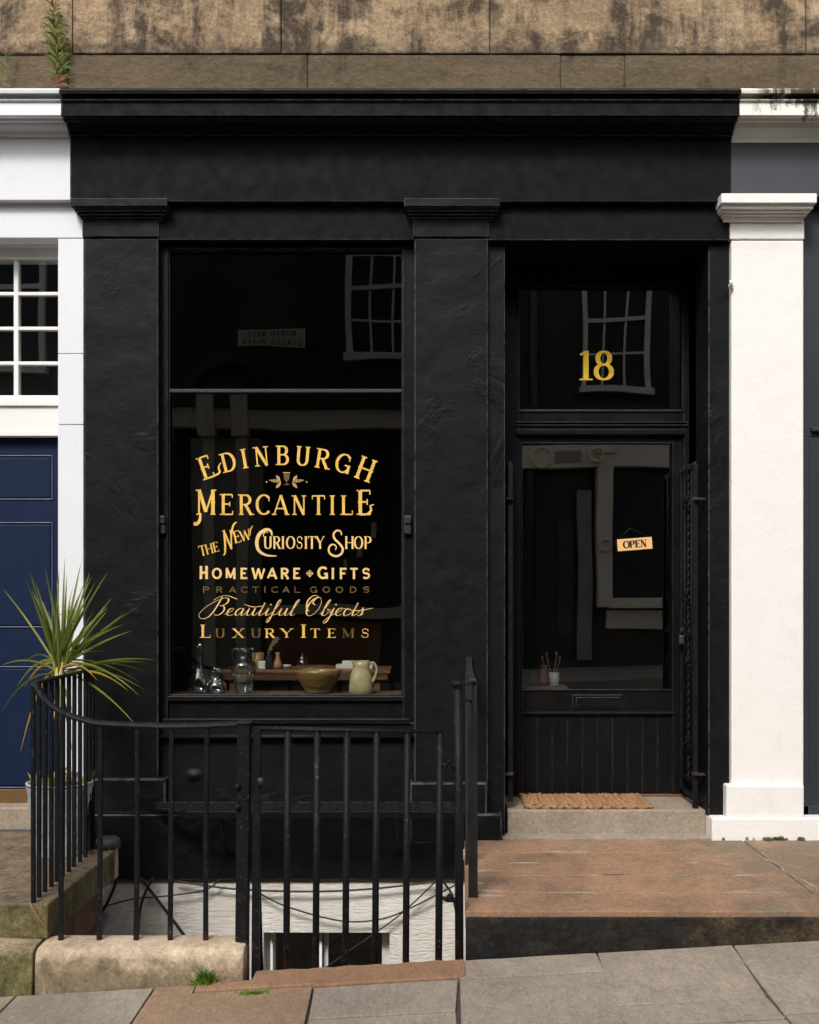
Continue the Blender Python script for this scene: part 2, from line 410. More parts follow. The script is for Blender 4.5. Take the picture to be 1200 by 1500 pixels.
def windowglass(name, f0=.045, warp=.004, tint=(.93,.95,.94), ws=1.3):
    n = N(name); t = n.t; t.nodes.remove(n.b)
    tr = t.nodes.new('ShaderNodeBsdfTransparent'); tr.inputs[0].default_value = (*tint, 1)
    gl = t.nodes.new('ShaderNodeBsdfGlossy'); gl.inputs['Roughness'].default_value = .004
    lw = t.nodes.new('ShaderNodeLayerWeight'); lw.inputs[0].default_value = .5
    fc = n.math('MULTIPLY', n.math('POWER', lw.outputs['Facing'], 5.), 1-f0); fr = n.math('ADD', fc, f0)
    mx = t.nodes.new('ShaderNodeMixShader')
    bp = n.bump(n.noise(ws, 1.5, .5), warp, 1.)
    n.l(bp, gl.inputs['Normal'])
    n.l(fr, mx.inputs[0]); n.l(tr.outputs[0], mx.inputs[1]); n.l(gl.outputs[0], mx.inputs[2]); n.l(mx.outputs[0], n.out.inputs[0])
    return n.mat
MAT['pane'] = windowglass('shop_window_glass', .06, .0035, ws=1.1)
MAT['pane_old'] = windowglass('old_wavy_glass', .14, .012, ws=.55)
def clearglass():
    n = N('clear_blown_glass'); t = n.t; t.nodes.remove(n.b)
    tr = t.nodes.new('ShaderNodeBsdfTransparent'); tr.inputs[0].default_value = (.94,.96,.95,1)
    gl = t.nodes.new('ShaderNodeBsdfGlossy'); gl.inputs['Roughness'].default_value = .03
    lw = t.nodes.new('ShaderNodeLayerWeight'); lw.inputs[0].default_value = .5
    fr = n.math('ADD', n.math('MULTIPLY', n.math('POWER', lw.outputs['Facing'], 2.2), .9), .09)
    mx = t.nodes.new('ShaderNodeMixShader'); n.l(n.bump(n.noise(9, 1, .5), .001, .5), gl.inputs['Normal'])
    n.l(fr, mx.inputs[0]); n.l(tr.outputs[0], mx.inputs[1]); n.l(gl.outputs[0], mx.inputs[2]); n.l(mx.outputs[0], n.out.inputs[0])
    return n.mat
MAT['pane_door'] = windowglass('door_glass', .19, .0025, ws=.8)
MAT['glass'] = clearglass()

def gold(name, metal, rough, col=(.80,.47,.115), a=.8):
    n = N(name)
    c = n.ramp(n.noise(22, 5, .6), [(.3, tuple(q*a for q in col)), (.7, col)])
    return n.done(c, rough, n.bump(n.noise(55, 3, .6), .0012, .8), metal, .4)
MAT['gold'] = gold('gold_leaf', .15, .4, (.97,.60,.135), .72)
MAT['gold_pale'] = gold('pale_gold_leaf', .15, .4, (.95,.65,.25), .85)
MAT['gold_mirror'] = gold('burnished_gold_leaf', .85, .3, (.80,.48,.15), .45)
MAT['gold_dark'] = gold('dull_gold_leaf', .2, .4, (.16,.10,.035))
MAT['gold_number'] = gold('gold_number_leaf', .2, .3, (.85,.55,.05), .7)
MAT['ink'] = plain('black_ink', (.012,.010,.009), .6, .1)
MAT['sign'] = plain('buff_card', (.84,.49,.20), .6, .05, .0003)

def wood(name, a, b2, rough=.5, st=(1,8,8)):
    n = N(name)
    f = n.noise(3.5, 7, .6, 1.2, st=st)
    return n.done(n.ramp(f, [(.3, a), (.7, b2)]), rough, n.bump(f, .002, .6))
MAT['wood'] = wood('brown_table_wood', (.085,.036,.018), (.21,.095,.048))
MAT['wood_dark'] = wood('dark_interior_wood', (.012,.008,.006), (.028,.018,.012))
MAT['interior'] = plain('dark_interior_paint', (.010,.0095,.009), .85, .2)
MAT['terracotta'] = plain('terracotta', (.42,.19,.11), .75, .12, .0008, 40)
MAT['clay_shaded'] = plain('shaded_clay', (.16,.075,.04), .8, .15, .0008, 40)  # terracotta darkened: the shade inside the doorway is put into the colour
MAT['ceramic_white'] = plain('white_ceramic', (.62,.60,.56), .35, .06)
MAT['pot_shaded'] = plain('shaded_white_ceramic', (.30,.30,.29), .4, .06)  # white ceramic darkened, indoor shade painted into its colour
MAT['ceramic_dark'] = plain('dark_glaze', (.018,.020,.026), .25, .3)
MAT['ochre'] = plain('ochre_glaze', (.32,.20,.065), .4, .25, .0008, 40)
def bowlmat():
    n = N('banded_stoneware_glaze')
    w_ = n.noise(12, 5, .6, .4, st=(.3,.3,3.2)); c = n.ramp(w_, [(.3,(.10,.060,.018)),(.5,(.24,.145,.045)),(.7,(.36,.24,.085))])
    d = n.rng(n.noise(40, 4, .6, st=(.5,.5,2)), .56, .66); c = n.mix(n.math('MULTIPLY', d, .5), c, (.09,.05,.02))
    return n.done(c, .28, n.bump(w_, .003, .6))
MAT['bowl'] = bowlmat()
def jugmat():
    n = N('olive_stoneware_glaze')
    f = n.noise(11, 8, .7, .8, st=(1,1,.6)); c = n.ramp(f, [(.3,(.20,.155,.07)),(.5,(.42,.345,.18)),(.7,(.62,.53,.33))])
    return n.done(c, .22, n.bump(n.noise(25, 4), .002, .6))
MAT['jug'] = jugmat()
def coir():
    n = N('coir_rope')
    f = n.noise(60, 6, .75, st=(1,1.5,1)); g = n.noise(6, 5)
    c = n.ramp(f, [(.3,(.22,.115,.055)),(.6,(.43,.25,.13)),(.8,(.57,.36,.20))]); c = n.mix(n.rng(g,.4,.7,0,.35), c, (.36,.18,.075))
    return n.done(c, .95, n.bump(n.noise(110, 5, .75), .008, 1.), spec=.1)
MAT['coir'] = coir()
def leafmat(name, a, b2, tr=.25):
    n = N(name)
    c = n.ramp(n.noise(9, 5, .6, st=(1,1,.4)), [(.3, a), (.7, b2)])
    n.b.inputs['Transmission Weight'].default_value = 0
    return n.done(c, .45, None, spec=.35)
MAT['leaf'] = leafmat('cordyline_green', (.045,.075,.012), (.14,.17,.028))
MAT['leaf_light'] = leafmat('cordyline_pale_green', (.13,.17,.022), (.27,.27,.055))
MAT['leaf_yellow'] = leafmat('cordyline_yellowing', (.34,.21,.02), (.46,.32,.05))
MAT['leaf_dead'] = leafmat('dry_leaf', (.20,.12,.06), (.36,.25,.15))
MAT['weed'] = leafmat('weed_green', (.06,.10,.015), (.17,.19,.03))
MAT['weed_red'] = leafmat('weed_brown', (.16,.06,.03), (.30,.14,.07))
MAT['grass'] = leafmat('grass_green', (.06,.15,.012), (.16,.30,.03))
MAT['moss'] = plain('moss', (.05,.06,.012), .95, .5, .008, 60)
def potmat():
    n = N('weathered_white_pot')
    c = n.ramp(n.noise(4, 8, .7, .4), [(.35,(.16,.17,.17)),(.6,(.50,.52,.52))])
    d = n.rng(n.noise(9, 8, .75), .55, .68); c = n.mix(n.math('MULTIPLY', d, .7), c, (.13,.14,.14))
    return n.done(c, .5, n.bump(n.noise(20, 6, .7), .003, .8))
MAT['pot'] = potmat()
MAT['soil'] = plain('soil', (.05,.035,.022), .95, .4, .01, 60)
MAT['opp_stone'] = plain('opposite_dark_stone', (.058,.047,.034), .9, .45, .01, 5)
MAT['opp_cream'] = plain('opposite_cream_paint', (.74,.65,.50), .6, .12, .001, 10)
MAT['opp_grey'] = plain('opposite_grey_paint', (.27,.25,.215), .7, .25, .002, 8)
MAT['opp_white'] = plain('opposite_white_paint', (.85,.80,.72), .5, .05)
MAT['opp_dark'] = plain('opposite_dark_glass', (.003,.003,.003), .5, .2)
MAT['opp_brick'] = plain('opposite_orange_wood', (.30,.13,.05), .7, .3, .002, 8)
MAT['opp_door'] = plain('opposite_dark_door', (.012,.013,.012), .5, .2)
MAT['opp_green'] = plain('opposite_green_pipe', (.03,.055,.045), .5, .2)
MAT['padlock'] = plain('padlock_brass', (.20,.15,.09), .35, .2, .0005, 30, metal=.8)

# ------------------------------------------------------------------ ground
SL = .0575
def zp(x): return -.204 + SL*x                      # the pavement climbs to the right
def slab(mb, pts, top=0., th=.07, mi=0):
    return mb.prism(pts, lambda x: zp(x)+top-th, lambda x: zp(x)+top, mi)
mb = MB(); slab(mb, [(-12,-3.3),(12,-3.3),(12,-1.63),(-12,-1.63)], -.014, .25)
slab(mb, [(.2,-1.63),(12,-1.63),(12,-1.40),(.2,-1.40)], -.014, .25); slab(mb, [(-12,-1.63),(-.87,-1.63),(-.87,-1.45),(-12,-1.45)], -.014, .25)
struct(mb.build('pavement', MAT['joint']))
# flagstones, with the joints running as they do in the photo (px at the near edge of the picture)
def flagrow(name, y0, y1, xs, skew, mats, g=.006):
    for i in range(len(xs)-1):
        a, b_ = xs[i], xs[i+1]
        m = MB(); s0, s1 = skew
        slab(m, [(a+g+s0, y0+g), (b_-g+s0, y0+g), (b_-g+s1, y1-g), (a+g+s1, y1-g)], rnd.uniform(-.002,.002), .05)
        struct(m.build('flagstone', mats[i % len(mats)], PAVE, bevel=.004))
PAVE = bpy.data.objects['pavement']
FL = MAT['flags']
def stone(x0, x1, y0, y1, mat, sk0=0., sk1=0., g=.004):
    m = MB(); k = 10
    fr = [(x0+g+sk0 + (x1-x0-2*g+sk1-sk0)*i/k, y0+g*1.9+rnd.uniform(-.002,.002)) for i in range(k+1)]
    bk = [(x0+g + (x1-x0-2*g)*i/k, y1-g*1.9+rnd.uniform(-.002,.002)) for i in range(k+1)]
    slab(m, fr + bk[::-1], rnd.uniform(-.0015,.0015), .05)
    struct(m.build('flagstone', mat, PAVE, bevel=.004))
PK, RS = MAT['flag_pink'], MAT['flag_rust']
for a_ in [(.165,.735,-1.637,-1.405,FL[0],0,0),(.165,.735,-2.30,-1.637,FL[2],-.02,-.03),(.735,1.29,-2.0,-1.405,FL[0],-.03,-.04),(.705,1.25,-2.2,-2.0,FL[2],0,0),(.705,1.25,-2.9,-2.2,FL[0],0,0),
           (1.29,2.3,-1.614,-1.405,FL[2],-.02,0),(1.27,2.3,-2.165,-1.614,FL[0],-.02,0),(1.25,2.3,-2.9,-2.165,FL[2],0,0),(2.3,3.4,-2.1,-1.405,FL[1],0,0),(2.3,3.4,-2.9,-2.1,FL[0],0,0),
           (-.40,.165,-1.96,-1.625,FL[2],.01,-.02),(-.39,.145,-2.6,-1.96,FL[0],0,0),(-1.04,-.40,-2.25,-1.61,PK,0,.01),(-1.04,-.87,-1.61,-1.517,PK,0,0),
           (-1.59,-1.04,-2.1,-1.517,FL[2],0,0),(-2.6,-1.59,-1.9,-1.517,FL[1],0,0),(-2.6,-1.59,-2.9,-1.9,FL[0],0,0),(-1.59,-1.04,-2.9,-2.1,FL[1],0,0),(-1.04,-.39,-2.9,-2.25,FL[0],0,0),(-3.7,-2.6,-2.9,-1.517,FL[1],0,0),
           (.145,.705,-2.9,-2.30,FL[1],0,0),(-.39,.145,-2.9,-2.6,FL[1],0,0)]: stone(*a_)
flagrow('f', -3.28, -2.905, [-5,-4,-3,-2,-1.1,-.2,.7,1.6,2.5,3.4,4.3], (0,0), FL)
m = MB()
N_ = 24
pts = [(-.655 + .85*i/N_, -1.415 + .006*math.sin(i*1.9)+.004*math.sin(i*.7)) for i in range(N_+1)]
slab(m, [(-.868,-1.606),(-.40,-1.606),(-.395,-1.62),(.16,-1.62),(.195,-1.60)] + pts[::-1] + [(-.655,-1.52),(-.868,-1.52)], .008, .12)
struct(m.build('threshold_slab', MAT['flag_rust'], bevel=.008), 'rust brown stone threshold slab under the area gate', 'slab')

mb = MB(); slab(mb, [(-12,-7.6),(12,-7.6),(12,-3.46),(-12,-3.46)], -.12, .2); struct(mb.build('road', MAT['asphalt']))
mb = MB(); slab(mb, [(-12,-3.45),(12,-3.45),(12,-3.305),(-12,-3.305)], -.002, .3); struct(mb.build('kerb', FL[0], bevel=.01))
mb = MB(); slab(mb, [(-14,-10.3),(14,-10.3),(14,-7.6),(-14,-7.6)], .25, .5); struct(mb.build('opposite_pavement', FL[2]))
mb = MB(); mb.box(-60,60,-70,60,-2.75,-2.7); struct(mb.build('ground', MAT['asphalt']))

# entrance landing in front of the door (right)
YF = -1.39
L = thing('entrance_landing', 'rust brown stone landing with white cracked joints before the black shop door', 'landing', kind='structure')
def landing_slab(x0a, x0b, x1, ya, yb, mat, dz=0.):
    m = MB(); k = 14
    fr = [(x0a + (x1-x0a)*i/k, ya + rnd.uniform(-.0025,.0025)) for i in range(k+1)]
    bk = [(x0b + (x1-x0b)*i/k, yb + rnd.uniform(-.0025,.0025)) for i in range(k+1)]
    m.prism(fr + bk[::-1], -.07, dz)
    m.build('slab', mat, L, bevel=.004)
ys = [YF, -1.10, -.80, -.56, -.33, -.05]
for i in range(5):
    a, b_ = ys[i], ys[i+1]; e = lambda y: .20 + .055*(y-YF)/1.39
    landing_slab(e(a), e(b_), 1.72 if i > 0 else 2.6, a + (.0 if i == 0 else .003), b_ - .003, MAT['rust_slab'], rnd.uniform(-.001,.001))
landing_slab(1.728, 1.728, 2.6, -1.094, -.05, MAT['rust_slab'], -.001)
m = MB(); m.prism([(.225,YF+.04),(2.6,YF+.04),(2.6,-.05),(.27,-.05)], -.8, -.012); m.build('bedding', MAT['mortar'], L)
m = MB(); k = 40
fr = [(.203 + 2.4*i/k, YF - .012 + .004*math.sin(i*2.3)) for i in range(k+1)]
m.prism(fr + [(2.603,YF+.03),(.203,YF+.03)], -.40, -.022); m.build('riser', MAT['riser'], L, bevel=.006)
m = MB()
for k_ in range(11):      # crumbled white mortar along the cracks and the broken left edge
    yy = rnd.choice(ys[1:5]); xx = rnd.uniform(.3,1.6); ln = rnd.uniform(.05,.22)
    m.prism([(xx,yy-.004),(xx+ln*.4,yy-.009),(xx+ln,yy-.002),(xx+ln*.6,yy+.007),(xx+ln*.2,yy+.005)], -.02, .0035)
for yy in (-1.16,-1.08,-.95,-.72,-.6,-.52,-.4,-.3):
    ln = rnd.uniform(.06,.15); x0 = .235 + rnd.uniform(-.01,.02)
    m.prism([(x0,yy-.012),(x0+ln*.5,yy-.018),(x0+ln,yy),(x0+ln*.6,yy+.012),(x0,yy+.02)], -.02, .005)
cr = smooth_path([(1.70,-.45,0),(1.735,-.60,0),(1.725,-.75,0),(1.755,-.9,0),(1.765,-1.05,0)], 5)
m.tube([(p.x+rnd.uniform(-.004,.004), p.y, .0) for p in cr], [rnd.uniform(.003,.007) for _ in cr], 5)
m.build('mortar', MAT['mortar'], L)

S = thing('doorstep', 'grey stone doorstep below the black panelled shop door', 'step', kind='structure')
m = MB(); m.box(X(744,.08), 1.565, .085, .56, -.05, .132); m.build('tread', MAT['step'], S, bevel=.008)
m = MB(); k = 20
fr = [(.44 + 1.12*i/k, -.025 + .012*math.sin(i*1.7) + .01*math.sin(i*.6)) for i in range(k+1)]
m.prism(fr + [(1.56,.10),(.48,.10)], -.03, .006); m.build('mortar', MAT['step'], S, bevel=.004)
m = MB(); m.box(.48, 1.565, .49, .56, .132, .146); m.build('threshold', MAT['wood'], S, bevel=.003)

# left landing and kerb stones
m = MB(); m.prism([(-4.5,-1.385),(-1.51,-1.385),(-1.495,-.41),(-1.79,-.41),(-1.79,.02),(-4.5,.02)], -.115, .03)
struct(m.build('neighbour_landing', MAT['mossy'], bevel=.008), 'mossy stone landing with railing under the potted cordyline', 'landing')
m = MB(); m.prism([(-4.5,-1.30),(-1.56,-1.30),(-1.56,-.43),(-1.85,-.43),(-1.85,.02),(-4.5,.02)], -2.7, -.12)
tag(m.build('area_side_wall', MAT['brick']), 'dirty brick wall of the basement area below the left landing', 'wall')
def kerb(name, x0, x1, label, mat, top=0.):
    m = MB(); k = 16
    pr = [(-1.335,-.40),(-1.335,-.112+top),(-1.40,-.112+top),(-1.468,-.115+top),(-1.492,-.122+top),(-1.506,-.138+top),(-1.511,-.160+top),(-1.514,-.40)]
    n_ = len(pr); v = []
    for i in range(k+1):
        xx = x0 + (x1-x0)*i/k; e = .006 if i in (0,k) else 0
        for (yy,zz) in pr: v.append((xx, yy + (.002*math.sin(i*1.3) - (yy+1.42)*e*4 if zz > -.3 else 0), zz - (e if zz > -.3 else 0)))
    fs = [(i*n_+j, i*n_+(j+1)%n_, (i+1)*n_+(j+1)%n_, (i+1)*n_+j) for i in range(k) for j in range(n_)]
    fs += [tuple(range(n_))[::-1], tuple(range(k*n_, (k+1)*n_))]
    m.add(v, fs, 0, True); o = m.build(name, mat, bevel=.006); return struct(o, label, 'kerb')
kerb('kerb_stone', -1.522, X(357,-1.5), 'pale worn kerb stone carrying the front railing', MAT['kerb'])
kerb('kerb_stone', -4.4, -1.532, 'greenish kerb stone below the mossy landing at far left', MAT['mossy_kerb'], .004)
m = MB(); m.box(-4.5, .2, -1.33, .0, -2.35, -2.3); struct(m.build('area_floor', FL[0]))
m = MB(); m.box(-4.5, .25, -1.44, -1.345, -2.7, -.30); struct(m.build('area_retaining_wall', MAT['mortar']))

# basement wall with a barred window
B = thing('basement_wall', 'rough tooled white basement wall behind the railings', 'wall')
m = MB(); yb = -.02
wx0, wx1, wz0, wz1 = X(386,yb), X(571,yb), -1.5, Z(1366,yb)
m.box(-1.9, wx0, yb, .3, -2.5, -.2); m.box(wx1, .45, yb, .3, -2.5, -.2); m.box(wx0, wx1, yb, .3, wz1, -.2); m.box(wx0, wx1, yb, .3, -2.5, wz0)
m.build('wall', MAT['rough_wall'], B)
W_ = MB(); W_.box(wx0, wx0+.045, .10, .16, wz0, wz1); W_.box(wx1-.045, wx1, .10, .16, wz0, wz1); W_.box(wx0, wx1, .10, .16, wz1-.012, wz1)
for px in (478,): W_.box(X(px,.12)-.012, X(px,.12)+.012, .105, .15, wz0, wz1)
fo = W_.build('basement_window', MAT['white_wood'], B, bevel=.003)
m = MB(); m.box(wx0, wx1, .125, .131, wz0, wz1); m.build('pane', MAT['pane_old'], fo)
m = MB(); m.box(wx0-.3, wx1+.3, .9, .95, -2.4, -.2); m.box(wx0-.3, wx1+.3, .31, .95, -.2, -.15); m.build('room', MAT['interior'], B)
for px in (398, 470): m = MB().tube([(X(px,.06), .06, wz0), (X(px,.06), .06, wz1)], .008, 8); m.build('bar', MAT['white_wood'], B)

def cable(pts, r, label, y=-.07):
    p = smooth_path([(X(a,y), y + (0 if len(q) == 0 else q[0]), Z(b_,y)) for a, b_, *q in pts], 8)
    o = MB().tube(p, r, 7).build('cable', MAT['cable'])
    tag(o, label, 'cable', 'cables on the basement wall')
cable([(206,1286),(240,1330),(276,1378)], .008, 'straight thick black cable slanting down to the right across the white basement wall', -.06)
cable([(224,1286),(207,1325),(202,1385)], .007, 'short thick black cable hanging almost straight behind the second front baluster', -.09)
cable([(146,1330),(195,1317),(240,1313),(300,1304),(322,1288)], .0045, 'thin cable rising to the right across the left half of the white wall')
cable([(255,1290),(340,1302),(450,1306),(545,1302),(650,1290)], .0055, 'nearly level cable just under the black base wall')
cable([(376,1306),(420,1328),(500,1349),(560,1346),(610,1326),(668,1296)], .0045, 'long sagging cable looping behind the gate bars')
cable([(462,1428),(545,1370),(592,1335),(640,1290)], .004, 'thin cable climbing to the right across the basement window')
cable([(172,1288),(156,1325),(120,1385)], .008, 'thick black cable curving down beside the brick side wall', -.12)
cable([(648,1290),(662,1310),(668,1335)], .006, 'short cable end dropping behind the tall gate post', -.1)
m = MB().tube([(X(148,-.35), -.35, -.33), (-1.50, -1.2, -.42)], .04, 14); tag(m.build('drain_pipe', MAT['pipe']), 'grey drain pipe running under the left landing edge', 'pipe')
C_ = thing('capped_stub', 'round green grey cap on a short stub beside the landing corner', 'cap')
m = MB(); m.lathe([(.0,.05),(.045,.05),(.058,.04),(.062,.02),(.062,.0),(0,0)], (-1.54,-.37,.035), 18); m.build('cap', MAT['lead'], C_)
m = MB(); m.box(-1.575,-1.50,-.40,-.33,-.12,.035); m.build('stub', MAT['kerb'], C_)

# ------------------------------------------------------------------ the building above
T = thing('tenement_building', 'sooty tan sandstone upper wall of the tenement above the shopfronts', 'building')
m = MB(); jx = [-6.0,-4.9,-3.95,-2.95,-1.84, X(412,.03), X(718,.03), X(1181,.03), 3.1, 4.1, 5.2, 6]
zc = Z(79,.03); row = 0
while zc < 9:
    h = .50; off = 0 if row == 0 else (.5 if row % 2 else .05)
    for i in range(len(jx)-1):
        if row > 0 and i == 0: continue
        m.box(jx[i]-(off if i else 0)+.0022, jx[i+1]-off-.0022, .03+rnd.uniform(-.004,.004), .35, zc+.0025, zc+h-.0025)
    zc += h; row += 1
m.build('wall', MAT['sandstone'], T, bevel=.006)
m = MB(); m.box(-6,6,.045,.4,3.8,9.2); m.build('core', MAT['joint'], T)
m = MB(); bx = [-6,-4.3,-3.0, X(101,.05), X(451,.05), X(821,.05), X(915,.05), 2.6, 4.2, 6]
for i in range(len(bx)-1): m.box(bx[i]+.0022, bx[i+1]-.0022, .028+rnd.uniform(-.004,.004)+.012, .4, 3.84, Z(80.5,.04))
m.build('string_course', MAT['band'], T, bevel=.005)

# ------------------------------------------------------------------ shared cornice profile
def cornice_prof():
    return [(.06,Z(170,-.2)),(-.14,Z(170,-.2)),(-.145,Z(170,-.2)-.012),(-.165,Z(170,-.2)-.012),(-.17,Z(170,-.2)),(-.205,Z(169.5,-.2)),(-.20,Z(149,-.2)),(-.214,Z(147.5,-.21)),(-.214,Z(145.5,-.21)),
            (-.19,Z(144.5,-.2)),(-.188,Z(141.5,-.19)),(-.205,Z(139.5,-.2)),(-.225,Z(138,-.22)),(-.236,Z(136.5,-.24)),(-.24,Z(131,-.24)),(-.22,Z(129.5,-.22)),(.06,3.935)]
def cornice(mb, x0, x1, k=1):
    return mb.prof_x(cornice_prof(), x0, x1)
def bed(mb, x0, x1, y=-.06):
    z1 = Z(170,-.2)-.0
    return mb.prof_x([(.06,z1-.05),(y-.01,z1-.05),(y-.02,z1-.03),(y-.05,z1-.015),(y-.06,z1-.003),(.06,z1-.003)], x0, x1)

# ------------------------------------------------------------------ black shopfront
SF = thing('black_shopfront', 'black painted shopfront with gold lettered window, recessed door and number 18', 'shopfront')
BK, BW, BF = MAT['black'], MAT['black_wood'], MAT['black_flat']
XL, XR = X(103,-.06), X(1073,-.06)
m = MB(); cornice(m, XL, XR-.004); m.build('cornice', BF, SF, bevel=.003)
m = MB(); m.box(XL, XR-.003, -.05, .10, Z(295,-.05), 3.775); bed(m, XL+.002, XR-.005); m.build('frieze', BF, SF, bevel=.003)
def pilaster(px0, px1, cx0, cx1, foot):
    p = MB(); p.box(X(px0), X(px1), 0, .30, Z(foot+20), Z(349)); p = p.build('pilaster', BK, SF, bevel=.007)
    c_ = MB(); x0, x1 = X(cx0,-.09), X(cx1,-.09); zt = Z(290,-.09)
    pr = [(.0,0),(.045,0),(.045,.045),(.036,.05),(.036,.058),(.022,.064),(.016,.08),(.008,.092),(0,.098)]   # (inset, drop)
    for (i0,d0),(i1,d1) in zip(pr, pr[1:]): pass
    # stacked mouldings, each a touch smaller than the one above
    for ins, d0, d1 in ((0,0,.042),(.007,.042,.050),(.014,.050,.062),(.024,.062,.076),(.034,.076,.088),(.042,.088,.098)):
        c_.box(x0+ins, x1-ins, -.09+ins*1.7, .1, zt-d1, zt-d0)
    c_.box(X(px0)-.006, X(px1)+.006, -.012, .1, Z(347.5), zt-.098)
    c_.build('capital', BK, p, bevel=.004)
    return p
p1 = pilaster(123, 232, 103, 245, 1140)
p2 = pilaster(607, 715, 592, 733, 1145)
m = MB(); m.box(X(123)-.002, X(243,-.03), -.03, .25, Z(1192,-.03), Z(1140,-.03)); m.build('plinth', BK, p1, bevel=.012)
m = MB(); m.box(X(600,-.03), X(714,-.03), -.035, .25, Z(1195,-.03), Z(1146,-.035)); m.box(X(600,-.05), X(736,-.05), -.055, .25, -.02, Z(1192,-.055)); m.build('plinth', BK, p2, bevel=.012)
# lintels, jambs
m = MB(); m.box(X(232)-.01, X(607)+.01, -.002, .30, Z(351.5), Z(293)); m.box(X(715)-.01, X(1069), -.002, .30, Z(352), Z(293))
m.build('lintel', BF, SF, bevel=.006)
m = MB(); m.box(X(715)+.001, X(740,.045), .045, .60, -.03, Z(352.5,.055)); m.build('jamb', BK, SF, bevel=.006)
m = MB(); m.box(1.566, X(1070,.04)-.002, .04, .60, -.04, Z(352.5,.055)); m.build('jamb', BK, SF, bevel=.006)
m = MB(); m.box(X(740,.05), 1.566, .31, .62, Z(352.5,.055)+.001, Z(300,.055)); m.build('soffit', BK, SF)
# window
yf, yg = .075, .10
ox0, ox1 = X(235,yf), X(604,yf)
wn = MB()
wn.box(X(232)-.0, X(247,yf), yf-.012, .2, Z(1058,yf), Z(352,yf)); wn.box(X(590,yf), X(607), yf-.012, .2, Z(1058,yf), Z(352,yf))
wn.box(X(247,yf), X(590,yf), yf-.010, .2, Z(367,yf), Z(352,yf))
wn.box(X(247,yf), X(590,yf), yf+.005, .2, Z(1060,yf), Z(1026,yf))
WIN = wn.build('shop_window', BW, SF, bevel=.003)
m = MB()
def rect_mould(m, px0, px1, py0, py1, y, wd, pr):      # thin raised bead round a rectangle
    x0, x1, z0, z1 = X(px0,y), X(px1,y), Z(py1,y), Z(py0,y)
    m.box(x0, x0+wd, y-pr, y+.02, z0, z1); m.box(x1-wd, x1, y-pr, y+.02, z0, z1)
    m.box(x0+wd, x1-wd, y-pr, y+.02, z1-wd, z1); m.box(x0+wd, x1-wd, y-pr, y+.02, z0, z0+wd)
rect_mould(m, 243.5, 594, 362.5, 1058, yf-.012, .010, .006)
rect_mould(m, 246.5, 591, 366, 1020, yf, .010, .004)
m.box(X(240,yf), X(600,yf), yf-.03, yf+.02, Z(1058,yf)-.004, Z(1052,yf)); m.build('moulding', BW, WIN, bevel=.003)
m = MB(); m.box(X(247,yf), X(590.5,yf), yf-.018, .2, Z(1026,yf), Z(1019.5,yf)); m.build('sill', BW, WIN, bevel=.003)
m = MB(); m.box(X(246,yf), X(591,yf), yf-.004, .115, Z(575,yf), Z(570,yf)); m.build('meeting_rail', MAT['old_iron'], WIN, bevel=.002)
m = MB(); m.box(X(246,yg), X(591,yg), yg, yg+.005, Z(1020,yg), Z(572,yg)); m.build('glass', MAT['pane'], WIN)
m = MB(); m.box(X(246,yg), X(591,yg), yg+.0002, yg+.0052, Z(572,yg)+.001, Z(366,yg)); m.build('upper_glass', MAT['pane'], WIN)
for px in (238, 597.5):
    m = MB(); m.box(X(px-5.5,yf-.02), X(px+5.5,yf-.02), yf-.04, yf, Z(783,yf), Z(768,yf)); m.box(X(px-5.5,yf-.02), X(px+5.5,yf-.02), yf-.05, yf, Z(768,yf), Z(756,yf))
    m.build('shutter_lug', MAT['old_iron'], WIN, bevel=.006)
# wall under the window
m = MB(); m.box(X(232), X(607), .06, .30, -.2, Z(1058,.06)-.001); 
m.build('stall_riser', BK, SF, bevel=.004)
m = MB(); m.prof_x([(.07,Z(1086,.02)),(.035,Z(1084,.02)),(.02,Z(1081,.02)),(.02,Z(1078,.02)),(.04,Z(1075,.02)),(.07,Z(1073,.02))], X(231,.02), X(606,.02), 0, True)
m.build('ledge', BK, SF)
m = MB(); m.box(X(126), X(736,-.048), -.048, .25, Z(1290,-.055), Z(1193,-.048)); m.build('base_wall', BK, SF, bevel=.008)
for px, py, r in ((284,1136,.05),):
    m = MB(); yy = .058 if py > 600 else -.002
    cx, cz = X(px,yy), Z(py,yy)
    prof = [(r*(1-i/6), r*.35*(.5-.5*math.cos(math.pi*i/6))) for i in range(7)]
    v = []; n_ = 16
    for rr, dy in prof:
        for k in range(n_): v.append((cx + rr*1.2*math.cos(2*math.pi*k/n_), yy-dy, cz + rr*.85*math.sin(2*math.pi*k/n_)))
    m.add(v, [(i*n_+k, i*n_+(k+1)%n_, (i+1)*n_+(k+1)%n_, (i+1)*n_+k) for i in range(6) for k in range(n_)], 0, True)
    m.build('plaster_bump', BK, SF)

# fanlight and door
yd = .50
fr = MB(); zt = Z(352.5,.055)
fr.box(.477, X(760,yd), yd-.03, yd+.06, .146, zt); fr.box(X(1000,yd), 1.566, yd-.03, yd+.06, .146, zt)
fr.box(X(760,yd), X(1000,yd), yd-.03, yd+.06, Z(420,yd), zt); fr.box(X(760,yd), X(1000,yd), yd-.03, yd+.06, Z(640,yd), Z(601,yd))
FA = fr.build('fanlight', BW, SF, bevel=.004)
m = MB(); rect_mould(m, 758, 1002, 416, 604, yd-.03, .012, .008); rect_mould(m, 753, 1008, 618, 624, yd-.03, .006, .012)
m.box(X(755,yd-.04), X(1003,yd-.04), yd-.05, yd, Z(636,yd-.05), Z(629,yd-.05)); m.build('moulding', BW, FA, bevel=.003)
m = MB(); m.box(X(758,yd), X(1002,yd), yd, yd+.005, Z(604,yd), Z(416,yd)); g_ = m.build('glass', MAT['pane_old'], FA)
